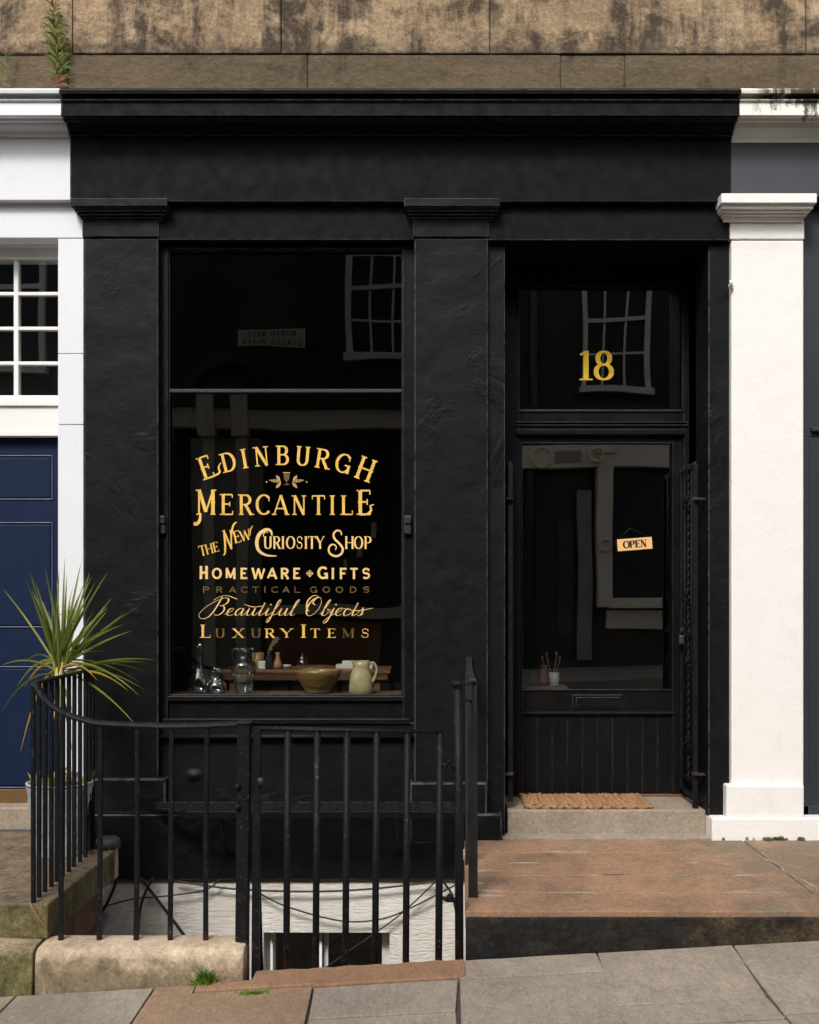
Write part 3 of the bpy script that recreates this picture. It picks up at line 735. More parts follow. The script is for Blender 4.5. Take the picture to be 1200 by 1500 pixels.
dr = MB(); dx0, dx1, dzt = X(751,yd), X(1003,yd), Z(641,yd)
dr.box(dx0, X(765,yd), yd-.012, yd+.035, .15, dzt); dr.box(X(985,yd), dx1, yd-.012, yd+.035, .15, dzt)
dr.box(X(765,yd), X(985,yd), yd-.012, yd+.035, Z(650,yd), dzt); dr.box(X(765,yd), X(985,yd), yd-.012, yd+.035, Z(1043,yd), Z(1010,yd))
DO = dr.build('door', BW, SF, bevel=.003)
m = MB()
for i in range(10):
    a, b_ = X(765+22*i,yd), X(765+22*(i+1),yd); m.box(a+.0014, b_-.0014, yd+.002, yd+.03, .152, Z(1043.5,yd))
m.build('boarding', BW, DO, bevel=.0035)
m = MB(); m.box(X(765,yd), X(985,yd), yd+.018, yd+.033, .151, Z(1043.5,yd)); m.build('backing', BW, DO)
m = MB(); rect_mould(m, 763, 987, 648, 1012, yd-.012, .008, .006); m.box(X(763,yd),X(987,yd),yd-.018,yd,Z(1046,yd),Z(1042.5,yd)); m.build('bead', BW, DO, bevel=.002)
m = MB(); m.box(X(764,yd), X(986,yd), yd+.008, yd+.013, Z(1011,yd), Z(649,yd)); m.build('glass', MAT['pane_door'], DO)
m = MB(); m.box(X(838,yd), X(912,yd), yd-.020, yd, Z(1037,yd), Z(1017,yd)); m.box(X(843,yd), X(907,yd), yd-.026, yd-.018, Z(1034,yd), Z(1020.5,yd)); m.build('letterbox', BW, DO, bevel=.005)

# shop interior
I = thing('shop_interior', 'dark shop interior behind the window and door glass', 'room', kind='structure')
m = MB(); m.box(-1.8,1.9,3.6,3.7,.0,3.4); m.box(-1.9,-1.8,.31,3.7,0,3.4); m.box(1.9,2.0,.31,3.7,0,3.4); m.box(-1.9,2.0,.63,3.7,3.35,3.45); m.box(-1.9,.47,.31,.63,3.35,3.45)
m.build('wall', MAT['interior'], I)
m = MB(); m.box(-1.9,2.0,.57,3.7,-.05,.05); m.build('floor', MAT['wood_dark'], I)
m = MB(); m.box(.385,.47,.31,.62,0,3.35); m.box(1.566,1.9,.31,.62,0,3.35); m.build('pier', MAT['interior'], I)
m = MB(); m.box(X(240,.12), X(597,.12), .115, .42, .715, .748); m.build('window_ledge', MAT['wood'], I, bevel=.004)

# ------------------------------------------------------------------ lettering
def arc(cx, cy, rx, ry, a0, a1, n=14):
    return [(cx+rx*math.cos(R(a0+(a1-a0)*i/n)), cy+ry*math.sin(R(a0+(a1-a0)*i/n))) for i in range(n+1)]
# glyph: width, strokes [(points, weight)], serifs [(x,y)]; weight T stem, t hairline, a by direction
G = {
 'A': (.80, [([(.08,0),(.40,1)],'t'), ([(.40,1),(.72,0)],'T'), ([(.18,.32),(.62,.32)],'t')], [(.08,0),(.72,0)]),
 'B': (.66, [([(.14,0),(.14,1)],'T'), ([(.14,1),(.36,1)]+arc(.36,.765,.20,.235,90,-90)+[(.14,.53)],'a'), ([(.14,.53),(.38,.53)]+arc(.38,.265,.23,.265,90,-90)+[(.14,0)],'a')], [(.10,0),(.10,1)]),
 'C': (.74, [(arc(.42,.5,.34,.5,42,318,22),'a'), ([(.672,.86),(.672,.66)],'t')], []),
 'D': (.74, [([(.14,0),(.14,1)],'T'), ([(.14,1),(.32,1)]+arc(.32,.5,.35,.5,90,-90,18)+[(.14,0)],'a')], [(.10,0),(.10,1)]),
 'E': (.62, [([(.14,0),(.14,1)],'T'), ([(.14,1),(.56,1)],'t'), ([(.14,.52),(.44,.52)],'t'), ([(.14,0),(.58,0)],'t'), ([(.56,1),(.56,.82)],'t'), ([(.58,0),(.58,.2)],'t'), ([(.44,.63),(.44,.41)],'t')], [(.10,0),(.10,1)]),
 'F': (.58, [([(.14,0),(.14,1)],'T'), ([(.14,1),(.54,1)],'t'), ([(.14,.5),(.44,.5)],'t'), ([(.54,1),(.54,.82)],'t')], [(.14,0),(.10,1)]),
 'G': (.78, [(arc(.42,.5,.34,.5,42,330,22),'a'), ([(.70,.02),(.70,.42)],'T'), ([(.672,.86),(.672,.66)],'t'), ([(.50,.42),(.78,.42)],'t')], []),
 'H': (.78, [([(.14,0),(.14,1)],'T'), ([(.64,0),(.64,1)],'T'), ([(.14,.5),(.64,.5)],'t')], [(.14,0),(.14,1),(.64,0),(.64,1)]),
 'I': (.30, [([(.15,0),(.15,1)],'T')], [(.15,0),(.15,1)]),
 'L': (.60, [([(.14,0),(.14,1)],'T'), ([(.14,0),(.56,0)],'t'), ([(.56,0),(.56,.22)],'t')], [(.14,1),(.10,0)]),
 'M': (.94, [([(.14,0),(.14,1)],'t'), ([(.14,1),(.47,.12)],'T'), ([(.47,.12),(.80,1)],'t'), ([(.80,1),(.80,0)],'T')], [(.14,0),(.80,0),(.10,1),(.84,1)]),
 'N': (.78, [([(.14,0),(.14,1)],'t'), ([(.14,1),(.64,0)],'T'), ([(.64,0),(.64,1)],'t')], [(.14,0),(.10,1),(.64,1)]),
 'O': (.80, [(arc(.40,.5,.33,.5,0,360,30),'a')], []),
 'P': (.62, [([(.14,0),(.14,1)],'T'), ([(.14,1),(.34,1)]+arc(.34,.74,.22,.26,90,-90)+[(.14,.48)],'a')], [(.14,0),(.10,1)]),
 'R': (.70, [([(.14,0),(.14,1)],'T'), ([(.14,1),(.34,1)]+arc(.34,.75,.22,.25,90,-90)+[(.14,.50)],'a'), ([(.34,.50),(.62,0)],'T')], [(.14,0),(.10,1),(.64,0)]),
 'S': (.60, [([(.52,.80)]+arc(.31,.75,.20,.25,35,250,14)+arc(.30,.26,.22,.26,75,-145,14),'s'), ([(.52,.9),(.52,.70)],'t'), ([(.08,.1),(.08,.32)],'t')], []),
 'T': (.68, [([(.34,0),(.34,1)],'T'), ([(.04,1),(.64,1)],'t'), ([(.04,1.02),(.04,.80)],'t'), ([(.64,1.02),(.64,.80)],'t')], [(.34,0)]),
 'U': (.76, [([(.14,1),(.14,.3)]+arc(.38,.28,.24,.28,180,360,14)+[(.62,1)],'a')], [(.14,1),(.62,1)]),
 'W': (1.06, [([(.06,1),(.30,0)],'T'), ([(.30,0),(.53,.95)],'t'), ([(.53,.95),(.76,0)],'T'), ([(.76,0),(1.0,1)],'t')], [(.06,1),(1.0,1)]),
 'X': (.76, [([(.08,1),(.68,0)],'T'), ([(.10,0),(.66,1)],'t')], [(.08,1),(.68,0),(.10,0),(.66,1)]),
 'Y': (.74, [([(.06,1),(.37,.45)],'T'), ([(.68,1),(.37,.45)],'t'), ([(.37,.47),(.37,0)],'T')], [(.06,1),(.68,1),(.37,0)]),
 '1': (.46, [([(.26,0),(.26,1)],'T'), ([(.26,1),(.08,.86)],'t')], [(.26,0)]),
 '8': (.60, [(arc(.30,.76,.18,.24,0,360,20),'a'), (arc(.30,.27,.235,.27,0,360,22),'a')], []),
 '&': (.3, [], []),
}
class Text:
    """letters laid as thin flat strips on a vertical sheet; pos is in metres on that sheet"""
    def __init__(s, y): s.mb = MB(); s.y = y; s.k = 0
    def strip(s, pts, wd):
        n = len(pts); L_, R_ = [], []
        for i in range(n):
            a, b_ = pts[max(i-1,0)], pts[min(i+1,n-1)]
            dx, dz = b_[0]-a[0], b_[1]-a[1]; q = math.hypot(dx,dz) or 1
            ww = wd[i]/2 if isinstance(wd, list) else wd/2
            L_.append((pts[i][0]-dz/q*ww, pts[i][1]+dx/q*ww)); R_.append((pts[i][0]+dz/q*ww, pts[i][1]-dx/q*ww))
        s.k += 1; y = s.y - .00012*(s.k % 9)
        v = [(x,y,z) for x,z in L_] + [(x,y,z) for x,z in R_]
        s.mb.add(v, [(i,i+1,n+i+1,n+i) for i in range(n-1)])
    def poly(s, pts):
        s.k += 1; y = s.y - .00012*(s.k % 9); s.mb.add([(x,y,z) for x,z in pts], [tuple(range(len(pts)))])
    def glyph(s, ch, cx, z0, h, wd=None, ang=0., T=.15, t=.08, serif=.10, st=.05, slant=0., spur=False, sans=False):
        gw, strokes, serifs = G[ch]
        sx = (wd/gw) if wd else h
        ca, sa = math.cos(R(ang)), math.sin(R(ang))
        def tr(p):
            x_ = (p[0]-gw/2)*sx + slant*p[1]*h; z_ = p[1]*h
            return (cx + x_*ca - z_*sa, z0 + x_*sa + z_*ca)
        for pts, wt in strokes:
            tick = wt == 't' and len(pts) == 2 and abs(pts[0][0]-pts[1][0]) < .001 and abs(pts[0][1]-pts[1][1]) < .3
            if sans and tick: continue
            yy = lambda v: min(max(v, st/2), 1-st/2) if len(pts) == 2 and wt == 't' else (.5+(v-.5)*(1-min(t,T)) if wt in 'as' else v)
            q = [tr((a, yy(b_))) for a, b_ in pts]
            if wt == 'T': W2 = T*h
            elif wt == 't': W2 = (st if tick else t)*h
            else:
                W2 = []
                for i in range(len(pts)):
                    a, b_ = pts[max(i-1,0)], pts[min(i+1,len(pts)-1)]
                    dx, dy = b_[0]-a[0], b_[1]-a[1]; l_ = math.hypot(dx,dy) or 1
                    u = abs(dy)/l_
                    if wt == 's': u = max(.0, min(1, (-dy*-.2 + abs(dx)*.75)/l_)) if abs(b_[1]-.5) < .28 else u*.35
                    W2.append((t + (T-t)*u**1.4)*h)
            s.strip(q, W2)
            if spur and wt == 'T' and abs(pts[0][0]-pts[1][0]) < .001:
                x_ = pts[0][0]; s.poly([tr((x_-T*.95, .5)), tr((x_, .5-T*.55)), tr((x_+T*.95, .5)), tr((x_, .5+T*.55))])
        if serif and not sans:
            for (x_, y_) in serifs:
                yy = y_ + (st/2 if y_ < .5 else -st/2)
                q = serif/gw*.78
                s.strip([tr((x_-serif, yy)), tr((x_+serif, yy))], st*h)
    def curve(s, pts, w0, n=8, mode='flat'):
        P = smooth_path([(a,b_,0) for a,b_ in pts], n); wd = []
        for i in range(len(P)):
            a, b_ = P[max(i-1,0)], P[min(i+1,len(P)-1)]; d = b_-a; l_ = d.length or 1
            if mode == 'pen': wd.append(w0[0] + (w0[1]-w0[0])*max(0, -d.y/l_)**1.5)
            elif mode == 'taper': wd.append(w0[0] + (w0[1]-w0[0])*math.sin(math.pi*min(1,.05+i/(len(P)-1)*.95))**.8)
            else: wd.append(w0)
        s.strip([(p.x,p.y) for p in P], wd)
    def disc(s, cx, cz, r, n=12): s.poly([(cx+r*math.cos(2*math.pi*k/n), cz+r*math.sin(2*math.pi*k/n)) for k in range(n)])
    def build(s, name, mat, parent): return s.mb.build(name, mat, parent)

YT = yg - .0015
px2 = lambda px: X(px, YT); pz = lambda py: Z(py, YT); u = (D+YT)/D/275        # one photo pixel in metres on the glass
c5 = lambda a: 260 + a/3.75
# EDINBURGH on its arc
t = Text(YT)
ed = [('E',178,62),('D',293,72),('I',376,34),('N',467,76),('B',577,62),('U',685,72),('R',790,72),('G',897,80),('H',1012,88)]
Rr = 323; cxp, cyp = 260+582/3.75, 630+192/3.75 + Rr
for ch, cx, wd in ed:
    big = ch in 'EH'
    px = c5(cx); a = math.asin((px-cxp)/Rr); r_ = Rr - (1 if big else 0)
    t.glyph(ch, px2(px), pz(cyp - r_*math.cos(a)), (34 if big else 28.5)*u, (wd/3.75*1.08)*u, -math.degrees(a), T=.145 if not big else .135, t=.07, serif=.13, st=.055, spur=ch in 'EH')
E0 = lambda a, b_: (px2(260+a/3.75), pz(630+b_/3.75))
t.curve([E0(150,268),E0(200,252),E0(232,232),E0(226,205),E0(240,178)], (.003,.011), mode='taper')
t.build('lettering', MAT['gold'], WIN)
# ornament: cup and leaves
t = Text(YT)
t.poly([E0(583,235),E0(617,235),E0(615,268),E0(607,280),E0(593,280),E0(585,268)]); t.strip([E0(600,280),E0(600,297)], .9*u*1.2); t.strip([E0(586,299),E0(615,299)], 1.2*u)
t.build('cup_emblem', MAT['gold_dark'], WIN)
t = Text(YT); t.strip([E0(580,234),E0(619,234)], 1.0*u)
for sgn in (-1, 1):
    for (bx_,by_,ex,ey) in ((30,282,95,275),(36,276,58,248),(32,288,58,318)):
        n_ = 7
        for side in (1,-1):
            q = []
            for i in range(n_+1):
                f = i/n_; wv = math.sin(math.pi*f)*(9 if side == 1 else 8)
                x_ = bx_+(ex-bx_)*f; y_ = by_+(ey-by_)*f; dx, dy = ex-bx_, ey-by_; l_ = math.hypot(dx,dy)
                q.append((x_-dy/l_*wv*side, y_+dx/l_*wv*side))
            for i in range(0, n_):
                f = (i+.35)/n_; x_ = bx_+(ex-bx_)*f; y_ = by_+(ey-by_)*f
                t.strip([E0(600+sgn*x_, y_), E0(600+sgn*q[i+1][0], q[i+1][1])], .75*u)
    t.disc(E0(600+sgn*110,285)[0], E0(0,285)[1], 1.0*u)
t.build('leaf_emblem', MAT['gold_pale'], WIN)
# MERCANTILE
t = Text(YT); zb = pz(754.2)
for ch, cx, wd, hh in (('M',157,104,37),('E',272,70,30.5),('R',375,76,30),('C',470,78,30),('A',567,84,29),('N',669,76,28.5),('T',775,72,28.5),('I',851,34,28.5),('L',931,66,28.5),('E',1026,74,36.5)):
    t.glyph(ch, px2(c5(cx)), zb, hh*u, wd/3.75*1.05*u, T=.14, t=.07, serif=.12, st=.05, spur=(ch, wd) in (('E',74),('M',104)))
t.curve([E0(126,455),E0(124,490),E0(112,512),E0(96,518),E0(94,508)], (.006,.017), mode='taper'); t.disc(*E0(98,512), 2.2*u)
t.curve([E0(1000,466),E0(1040,462),E0(1064,440),E0(1060,418),E0(1080,408)], (.003,.011), mode='taper')
t.build('lettering', MAT['gold'], WIN)
# THE NEW CURIOSITY SHOP
F0 = lambda a, b_: (px2(260+a/3.75), pz(760+b_/3.75))
t = Text(YT); SER = dict(T=.15, t=.055, serif=.10, st=.045)
for ch, cx, by, wd, hh in (('T',145,203,42,58),('H',181,192,44,56),('E',217,181,32,54)):
    x_, z_ = F0(cx, by); t.glyph(ch, x_, z_, hh/3.75*u, wd/3.75*u, 13, **SER)
x_, z_ = F0(280, 168); t.glyph('N', x_, z_, 105/3.75*u, 58/3.75*u, 4, T=.10, t=.05, serif=.10, st=.03)
t.curve([F0(298,165),F0(296,100),F0(304,45),F0(318,22),F0(328,20)], (.002,.010), mode='taper'); t.curve([F0(258,60),F0(262,130),F0(262,185),F0(252,200)], (.003,.010), mode='taper')
x_, z_ = F0(335, 130); t.glyph('E', x_, z_, 66/3.75*u, 40/3.75*u, 14, **SER)
x_, z_ = F0(380, 118); t.glyph('W', x_, z_, 58/3.75*u, 58/3.75*u, 14, **SER)
t.curve([F0(398,95),F0(402,60),F0(414,36)], (.002,.006), mode='taper')
t.build('lettering', MAT['gold'], WIN)
t = Text(YT)
t.curve([F0(520,92),F0(512,66),F0(485,60),F0(450,85),F0(436,130),F0(448,175),F0(490,200),F0(545,204)], (.003,.019), mode='taper')
t.curve([F0(470,98),F0(480,74),F0(500,76)], (.002,.005), mode='taper')
for ch, cx, wd in (('U',497,48),('R',546,44),('I',580,22),('O',622,50),('S',671,36),('I',706,22),('T',739,44),('Y',784,46),('H',945,54),('O',995,50),('P',1045,40)):
    x_, z_ = F0(cx, 165); t.glyph(ch, x_, z_, 69/3.75*u, wd/3.75*u, **SER)
t.curve([F0(902,90),F0(895,68),F0(872,66),F0(858,85),F0(864,110),F0(892,138),F0(908,165),F0(900,192),F0(870,205),F0(838,190),F0(832,160),F0(852,140),F0(872,152),F0(868,172)], (.004,.012), mode='taper')
t.build('lettering', MAT['gold_pale'], WIN)
# HOMEWARE + GIFTS
t = Text(YT); SAN = dict(T=.20, t=.17, serif=0, st=.17, sans=True)
for ch, cx, wd, hh in (('H',145,48,72),('O',217,52,62),('M',292,60,62),('E',365,44,62),('W',445,74,62),('A',520,58,62),('R',590,50,62),('E',655,44,62),('G',798,56,70),('I',854,24,62),('F',910,44,62),('T',970,46,62),('S',1036,46,62)):
    x_, z_ = F0(cx, 331); t.glyph(ch, x_, z_, hh/3.75*u, wd/3.75*u, **SAN)
for dx, dz in ((0,14),(0,-14),(14,0),(-14,0),(0,0),(9,9),(-9,9),(9,-9),(-9,-9)):
    x_, z_ = F0(727+dx, 300+dz); t.disc(x_, z_, (1.35 if dx*dz == 0 else .8)*u, 8)
for a, b_ in (((708,300),(746,300)),((727,281),(727,319))): t.strip([F0(*a), F0(*b_)], .8*u)
t.build('lettering', MAT['gold_pale'], WIN)
# PRACTICAL GOODS, burnished and mostly dark
t = Text(YT)
for k_, (ch, cx) in enumerate(zip('PRACTICALGOODS', (155,230,303,368,430,481,535,597,657,748,818,890,964,1036))):
    x_, z_ = F0(cx, 406); t.glyph(ch, x_, z_, 34/3.75*u, {'I':12}.get(ch,42)/3.75*u, T=.17, t=.14, serif=0, st=.14, sans=True)
t.build('lettering', MAT['gold_mirror'], WIN)
# script line
t = Text(YT)
SC = {
 'e': (.62, [[(-.08,.15),(.28,.50),(.46,.82),(.36,1.0),(.17,.86),(.08,.45),(.16,.08),(.34,0),(.56,.18)]]),
 'a': (.78, [[(.52,.86),(.34,1.0),(.13,.75),(.06,.28),(.18,.0),(.36,.22),(.55,.95)],[(.55,.95),(.50,.25),(.58,0),(.78,.22)]]),
 'u': (.84, [[(-.06,.2),(.10,.75),(.16,1.0),(.12,.25),(.22,0),(.40,.2),(.58,.95)],[(.58,1.0),(.53,.25),(.62,0),(.82,.22)]]),
 't': (.52, [[(-.06,.2),(.16,.8),(.30,1.75),(.16,.3),(.24,0),(.46,.2)]]),
 'i': (.44, [[(-.06,.2),(.10,.75),(.17,1.0),(.12,.25),(.20,0),(.42,.22)]]),
 'f': (.50, [[(-.06,.15),(.22,.8),(.44,1.9),(.40,2.15),(.28,1.9),(.14,.2),(.04,-.7),(-.08,-.95),(-.12,-.6),(.10,-.05),(.46,.2)]]),
 'l': (.42, [[(-.06,.2),(.20,1.0),(.40,2.0),(.34,2.15),(.22,1.7),(.11,.3),(.19,0),(.40,.2)]]),
 'b': (.66, [[(-.06,.2),(.20,1.0),(.40,2.0),(.34,2.15),(.22,1.7),(.10,.35),(.19,0),(.40,.1),(.50,.55),(.42,.92),(.46,.75),(.66,.78)]]),
 'j': (.36, [[(-.04,.3),(.12,.8),(.18,1.0),(.10,.0),(-.04,-.85),(-.20,-1.05),(-.26,-.8),(.0,-.2),(.34,.2)]]),
 'c': (.58, [[(.44,.80),(.36,1.0),(.15,.82),(.07,.35),(.16,0),(.32,.02),(.56,.22)]]),
 's': (.5, [[(-.06,.2),(.22,.85),(.27,1.05),(.34,.55),(.28,.08),(.10,0),(.02,.14)],[(.28,.06),(.46,.2)]]),
 'B': (2.1, [[(1.05,2.55),(.85,1.5),(.55,.35),(.15,-.28),(-.45,-.42),(-.85,.05),(-.60,.85),(.10,1.65),(.95,2.25),(1.55,2.40),(1.85,2.15),(1.75,1.65),(1.35,1.38),(1.05,1.35)],[(1.05,1.35),(1.55,1.25),(1.72,.75),(1.45,.18),(1.0,.02),(.75,.22)],[(.2,2.1),(.9,2.65),(1.6,2.7),(2.3,2.45),(2.75,2.25)]]),
 'O': (2.2, [[(1.05,2.55),(.45,2.20),(.08,1.35),(.12,.45),(.55,-.03),(1.10,.18),(1.55,.95),(1.60,1.85),(1.25,2.45),(.75,2.30),(.55,1.75),(.95,1.45)],[(1.05,2.55),(.60,2.75),(.10,2.55),(-.2,1.9),(.0,1.0),(.4,.6)]]),
}
xh = 40/3.75*u; sl_ = .55
def script(word, a0, step):
    xx = a0
    for ch in word:
        wd, ss = SC[ch]
        for st_ in ss:
            q = []
            for a, b_ in st_:
                ox, oz = F0(xx, 531); q.append((ox + (a*step/3.75)*u + sl_*b_*xh*.62, oz + b_*xh))
            t.curve(q, (.0022,.0082), 7, 'pen')
        if ch in 'ij': 
            ox, oz = F0(xx, 531); t.disc(ox + .24*step/3.75*u + sl_*1.5*xh*.62, oz + 1.5*xh, 1.1*u, 8)
        xx += wd*step
script('B', 160, 50); script('eautiful', 262, 77); script('O', 697, 43); script('bjects', 785, 73)
for a, b_ in (((368,470),(470,478)),((900,490),(1075,490))):
    t.curve([F0(*a), F0((a[0]+b_[0])/2, a[1]+14), F0(*b_)], (.0015,.0035), mode='taper')
t.build('lettering', MAT['gold_pale'], WIN)
# LUXURY ITEMS
t = Text(YT); t2 = Text(YT)
for k_, (ch, cx, wd, hh) in enumerate((('L',155,58,72),('U',235,56,50),('X',335,64,50),('U',432,58,50),('R',508,56,50),('Y',600,66,50),('I',693,34,72),('T',757,56,50),('E',847,46,50),('M',938,70,50),('S',1031,46,50))):
    x_, z_ = F0(cx, 653); (t2 if k_ in (1,3,9) else t).glyph(ch, x_, z_, hh/3.75*u, wd/3.75*u, T=.20, t=.055, serif=.13, st=.05)
t.build('lettering', MAT['gold'], WIN); t2.build('lettering', MAT['gold_mirror'], WIN)
# 18 over the door
t = Text(yd-.003); q_ = (D+yd)/D/275
t.glyph('1', X(857,yd), Z(557,yd), 43*q_, 22*q_, T=.18, t=.07, serif=.20, st=.05)
t.glyph('8', X(884.5,yd), Z(557,yd), 43*q_, 29*q_, T=.17, t=.06, serif=0)
t.build('house_number', MAT['gold_number'], FA)

# OPEN sign hanging on the door glass
SG = thing('open_sign', 'small buff OPEN sign hanging askew on the door glass', 'sign', (X(930,yd-.02), yd-.022, Z(797,yd-.02)))
yy = yd-.022; s_ = (D+yy)/D/275
m = MB(); 
pr = [(-25.5*s_,-8.7*s_),(25.5*s_,-8.7*s_),(25.5*s_,8.7*s_),(-25.5*s_,8.7*s_)]
m.add([(x_,0,z_) for x_,z_ in pr]+[(x_,.004,z_) for x_,z_ in pr], [(3,2,1,0),(4,5,6,7),(0,1,5,4),(1,2,6,5),(2,3,7,6),(3,0,4,7)])
def rel(mb, ang):
    ca, sa = math.cos(R(ang)), math.sin(R(ang)); base = SG.location
    mb.v = [(base.x + x_*ca - z_*sa, base.y+y_, base.z + x_*sa + z_*ca) for x_,y_,z_ in mb.v]; return mb
rel(m, 4.5).build('board', MAT['sign'], SG, bevel=.001)
t = Text(-.0012)
for ch, cx, wd in (('O',-12.5,9.5),('P',-4.0,7.6),('E',4.2,7.6),('N',12.7,9.5)): t.glyph(ch, cx*s_, -5*s_, 10.5*s_, wd*s_, T=.27, t=.08, serif=.14, st=.07)
rel(t.mb, 4.5).build('lettering', MAT['ink'], SG)
m = MB().tube([(X(906.5,yy),yy,Z(791,yy)),(X(924,yy),yy+.012,Z(773,yy)),(X(952,yy),yy,Z(787,yy))], .0012, 5); m.build('cord', MAT['old_iron'], SG)

# ------------------------------------------------------------------ white neighbour (left)
WN = thing('white_shopfront', 'white painted neighbouring shopfront with navy door at the left edge', 'shopfront')
WC, WW = MAT['white_cool'], MAT['white_wood']
m = MB(); cornice(m, -5, XL-.003); m.build('cornice', WC, WN, bevel=.003)
m = MB(); m.box(-5, XL-.003, -.05, .10, Z(293,-.05), 3.775); bed(m, -5, XL-.004); m.build('frieze', WC, WN, bevel=.003)
m = MB(); m.box(-5, X(123)-.003, .0, .3, Z(348.5), Z(291)); m.build('lintel', WC, WN, bevel=.004)
m = MB()
for a, b_ in ((349.5,517.5),(518.5,621.5),(622.5,900),(901,1230)): m.box(X(85), X(123)-.003, .0+rnd.uniform(0,.0015), .3, Z(b_), Z(a))
m.build('jamb', WC, WN, bevel=.002)
m = MB(); m.box(-5, X(-230), .0, .3, -.02, Z(349)); m.build('wall', WC, WN)
yw = .15; f_ = MB(); xe = X(85)+.02
f_.box(-3.05, xe, yw-.03, .25, Z(364,yw), Z(340,yw)); f_.box(-3.05, xe, yw-.015, .25, Z(380,yw), Z(364,yw)); f_.box(-3.05, xe, yw, .25, Z(592,yw), Z(579,yw))
f_.box(-3.05, X(-228,yw), yw, .25, Z(579,yw), Z(380,yw)); f_.box(-3.05, xe, yw-.035, .25, Z(596,yw), Z(588,yw))
tp = MB(); tp.box(-3.05, xe, yw-.02, .25, Z(637,yw), Z(596.2,yw)); tp.box(-3.05, xe, yw-.03, .25, Z(640,yw), Z(632,yw)); tp.build('transom_panel', WW, WN, bevel=.004)
FW = f_.build('fanlight', WW, WN, bevel=.004)
m = MB()
for px in (23, -50, -123, -196): m.box(X(px-3.5,yw), X(px+3.5,yw), yw+.006, .2, Z(579,yw), Z(380,yw))
for py in (429.5, 480.5, 531.5): m.box(-3.05, xe, yw+.008, .198, Z(py+2.6,yw), Z(py-2.6,yw))
m.build('glazing_bars', WW, FW, bevel=.003)
m = MB(); m.box(-3.05, xe, .175, .18, Z(579,yw), Z(379,yw)); m.build('glass', MAT['pane_old'], FW)
m = MB(); m.box(-3.2, -1.85, .7, .75, 1.6, 3.4); m.box(-3.2,-1.85,.26,.75,3.3,3.4); m.box(-1.9,-1.85,.26,.7,1.6,3.3); m.build('room', MAT['interior'], WN)
yb_ = .18; d_ = MB(); d_.box(-3.05, xe, yb_, .25, Z(1181,yb_), Z(638,yb_)); DB = d_.build('door', MAT['blue'], WN, bevel=.003)
m = MB()
for a, b_ in ((667,732),(765,919),(976,1154)):
    rect_mould(m, -190, 77.5, a, b_, yb_, .005, .007)
m.build('panel_moulding', MAT['blue_edge'], DB, bevel=.003)
m = MB()
for a, b_ in ((671,729),(769,916),(980,1150)): m.box(X(-186,yb_), X(74,yb_), yb_-.005, yb_+.01, Z(b_,yb_), Z(a,yb_))
m.build('panel', MAT['blue'], DB, bevel=.003)
m = MB(); m.box(-3.05, X(86,yb_), yb_-.008, yb_+.01, Z(1180,yb_), Z(1156,yb_)); m.build('kick_plate', MAT['brass'], DB, bevel=.002)
m = MB(); m.box(-3.3, X(85)-.0, .04, .3, .03, Z(1183,.04)); m.build('doorstep', MAT['step'], WN, bevel=.008)

# ------------------------------------------------------------------ grey neighbour (right)
GN = thing('grey_shopfront', 'slate grey neighbouring shopfront with white pilaster at the right edge', 'shopfront')
WM = MAT['white_warm']
m = MB(); cornice(m, XR-.002, 5); m.build('cornice', MAT['white_dirty'], GN, bevel=.003)
m = MB(); m.prof_x([(.06,Z(170,-.2)-.075),(-.05,Z(170,-.2)-.075),(-.06,Z(170,-.2)-.05),(-.12,Z(170,-.2)-.03),(-.13,Z(170,-.2)-.004),(.06,Z(170,-.2)-.004)], XR-.002, 5); m.build('bed_moulding', MAT['white_warm'], GN, bevel=.002)
m = MB(); m.box(XR-.002, 5, -.045, .1, Z(288,-.045), 3.74); m.build('frieze', MAT['slate'], GN)
m = MB(); m.box(X(1071.5), X(1177.5), 0, .3, Z(1152), Z(352)); m.box(X(1069.5)-.001, X(1178)+.001, -.006, .3, Z(351), Z(322)); PW = m.build('pilaster', WM, GN, bevel=.007)
m = MB(); x0, x1, zt = X(1057,-.12), X(1197,-.12), Z(283,-.12)
for ins, d0, d1 in ((0,0,.05),(.006,.05,.057),(.010,.057,.072),(.018,.072,.082),(.028,.082,.094),(.036,.094,.104),(.040,.104,.116)):
    m.box(x0+ins, x1-ins, -.12+ins*2.4, .1, zt-d1, zt-d0)
m.build('capital', WM, PW, bevel=.005)
m = MB(); m.box(X(1064,-.02), X(1178,-.02), -.025, .3, Z(1199,-.025), Z(1150,-.025)); m.box(X(1043,-.035), 4.5, -.037, .3, -.05, Z(1198,-.037)); m.build('plinth', WM, PW, bevel=.010)
m = MB(); m.tube([(X(1069),.0,Z(421)),(X(1069),-.03,Z(419)),(X(1068),-.04,Z(414))], .008, 8); m.lathe([(0,.012),(.012,.008),(.014,0),(.01,-.01),(0,-.012)], (X(1070),-.01,Z(420)), 10); m.build('hook', MAT['white_warm'], PW)
m = MB(); m.box(X(1177), 4.5, .06, .3, Z(640,.06), Z(290,.06)); m.box(X(1177), 4.5, .06, .3, .05, Z(640,.06)-.002, 1); m.box(X(1190,.03), 4.5, .03, .1, Z(632,.04), Z(626,.04))
m.box(X(1177), X(1185,.05), .05, .1, .08, Z(640,.05), 1); m.box(X(1177), 4.5, .05, .1, .06, Z(1180,.05), 1); m.build('wall', [MAT['slate_dark'], MAT['slate_dark']], GN, bevel=.004)
M1 = MB()
for k_ in range(26):
    xx = rnd.uniform(X(1120,-.05), X(1178,-.05)) if k_ < 18 else rnd.uniform(1.6,2.2); s_ = rnd.uniform(.006,.02) * (1 if k_ < 18 else .5)
    M1.lathe([(0,s_*.5),(s_*.6,s_*.35),(s_,0)], (xx, -.043-s_*.4, .0 + rnd.uniform(0,.012)), 8)
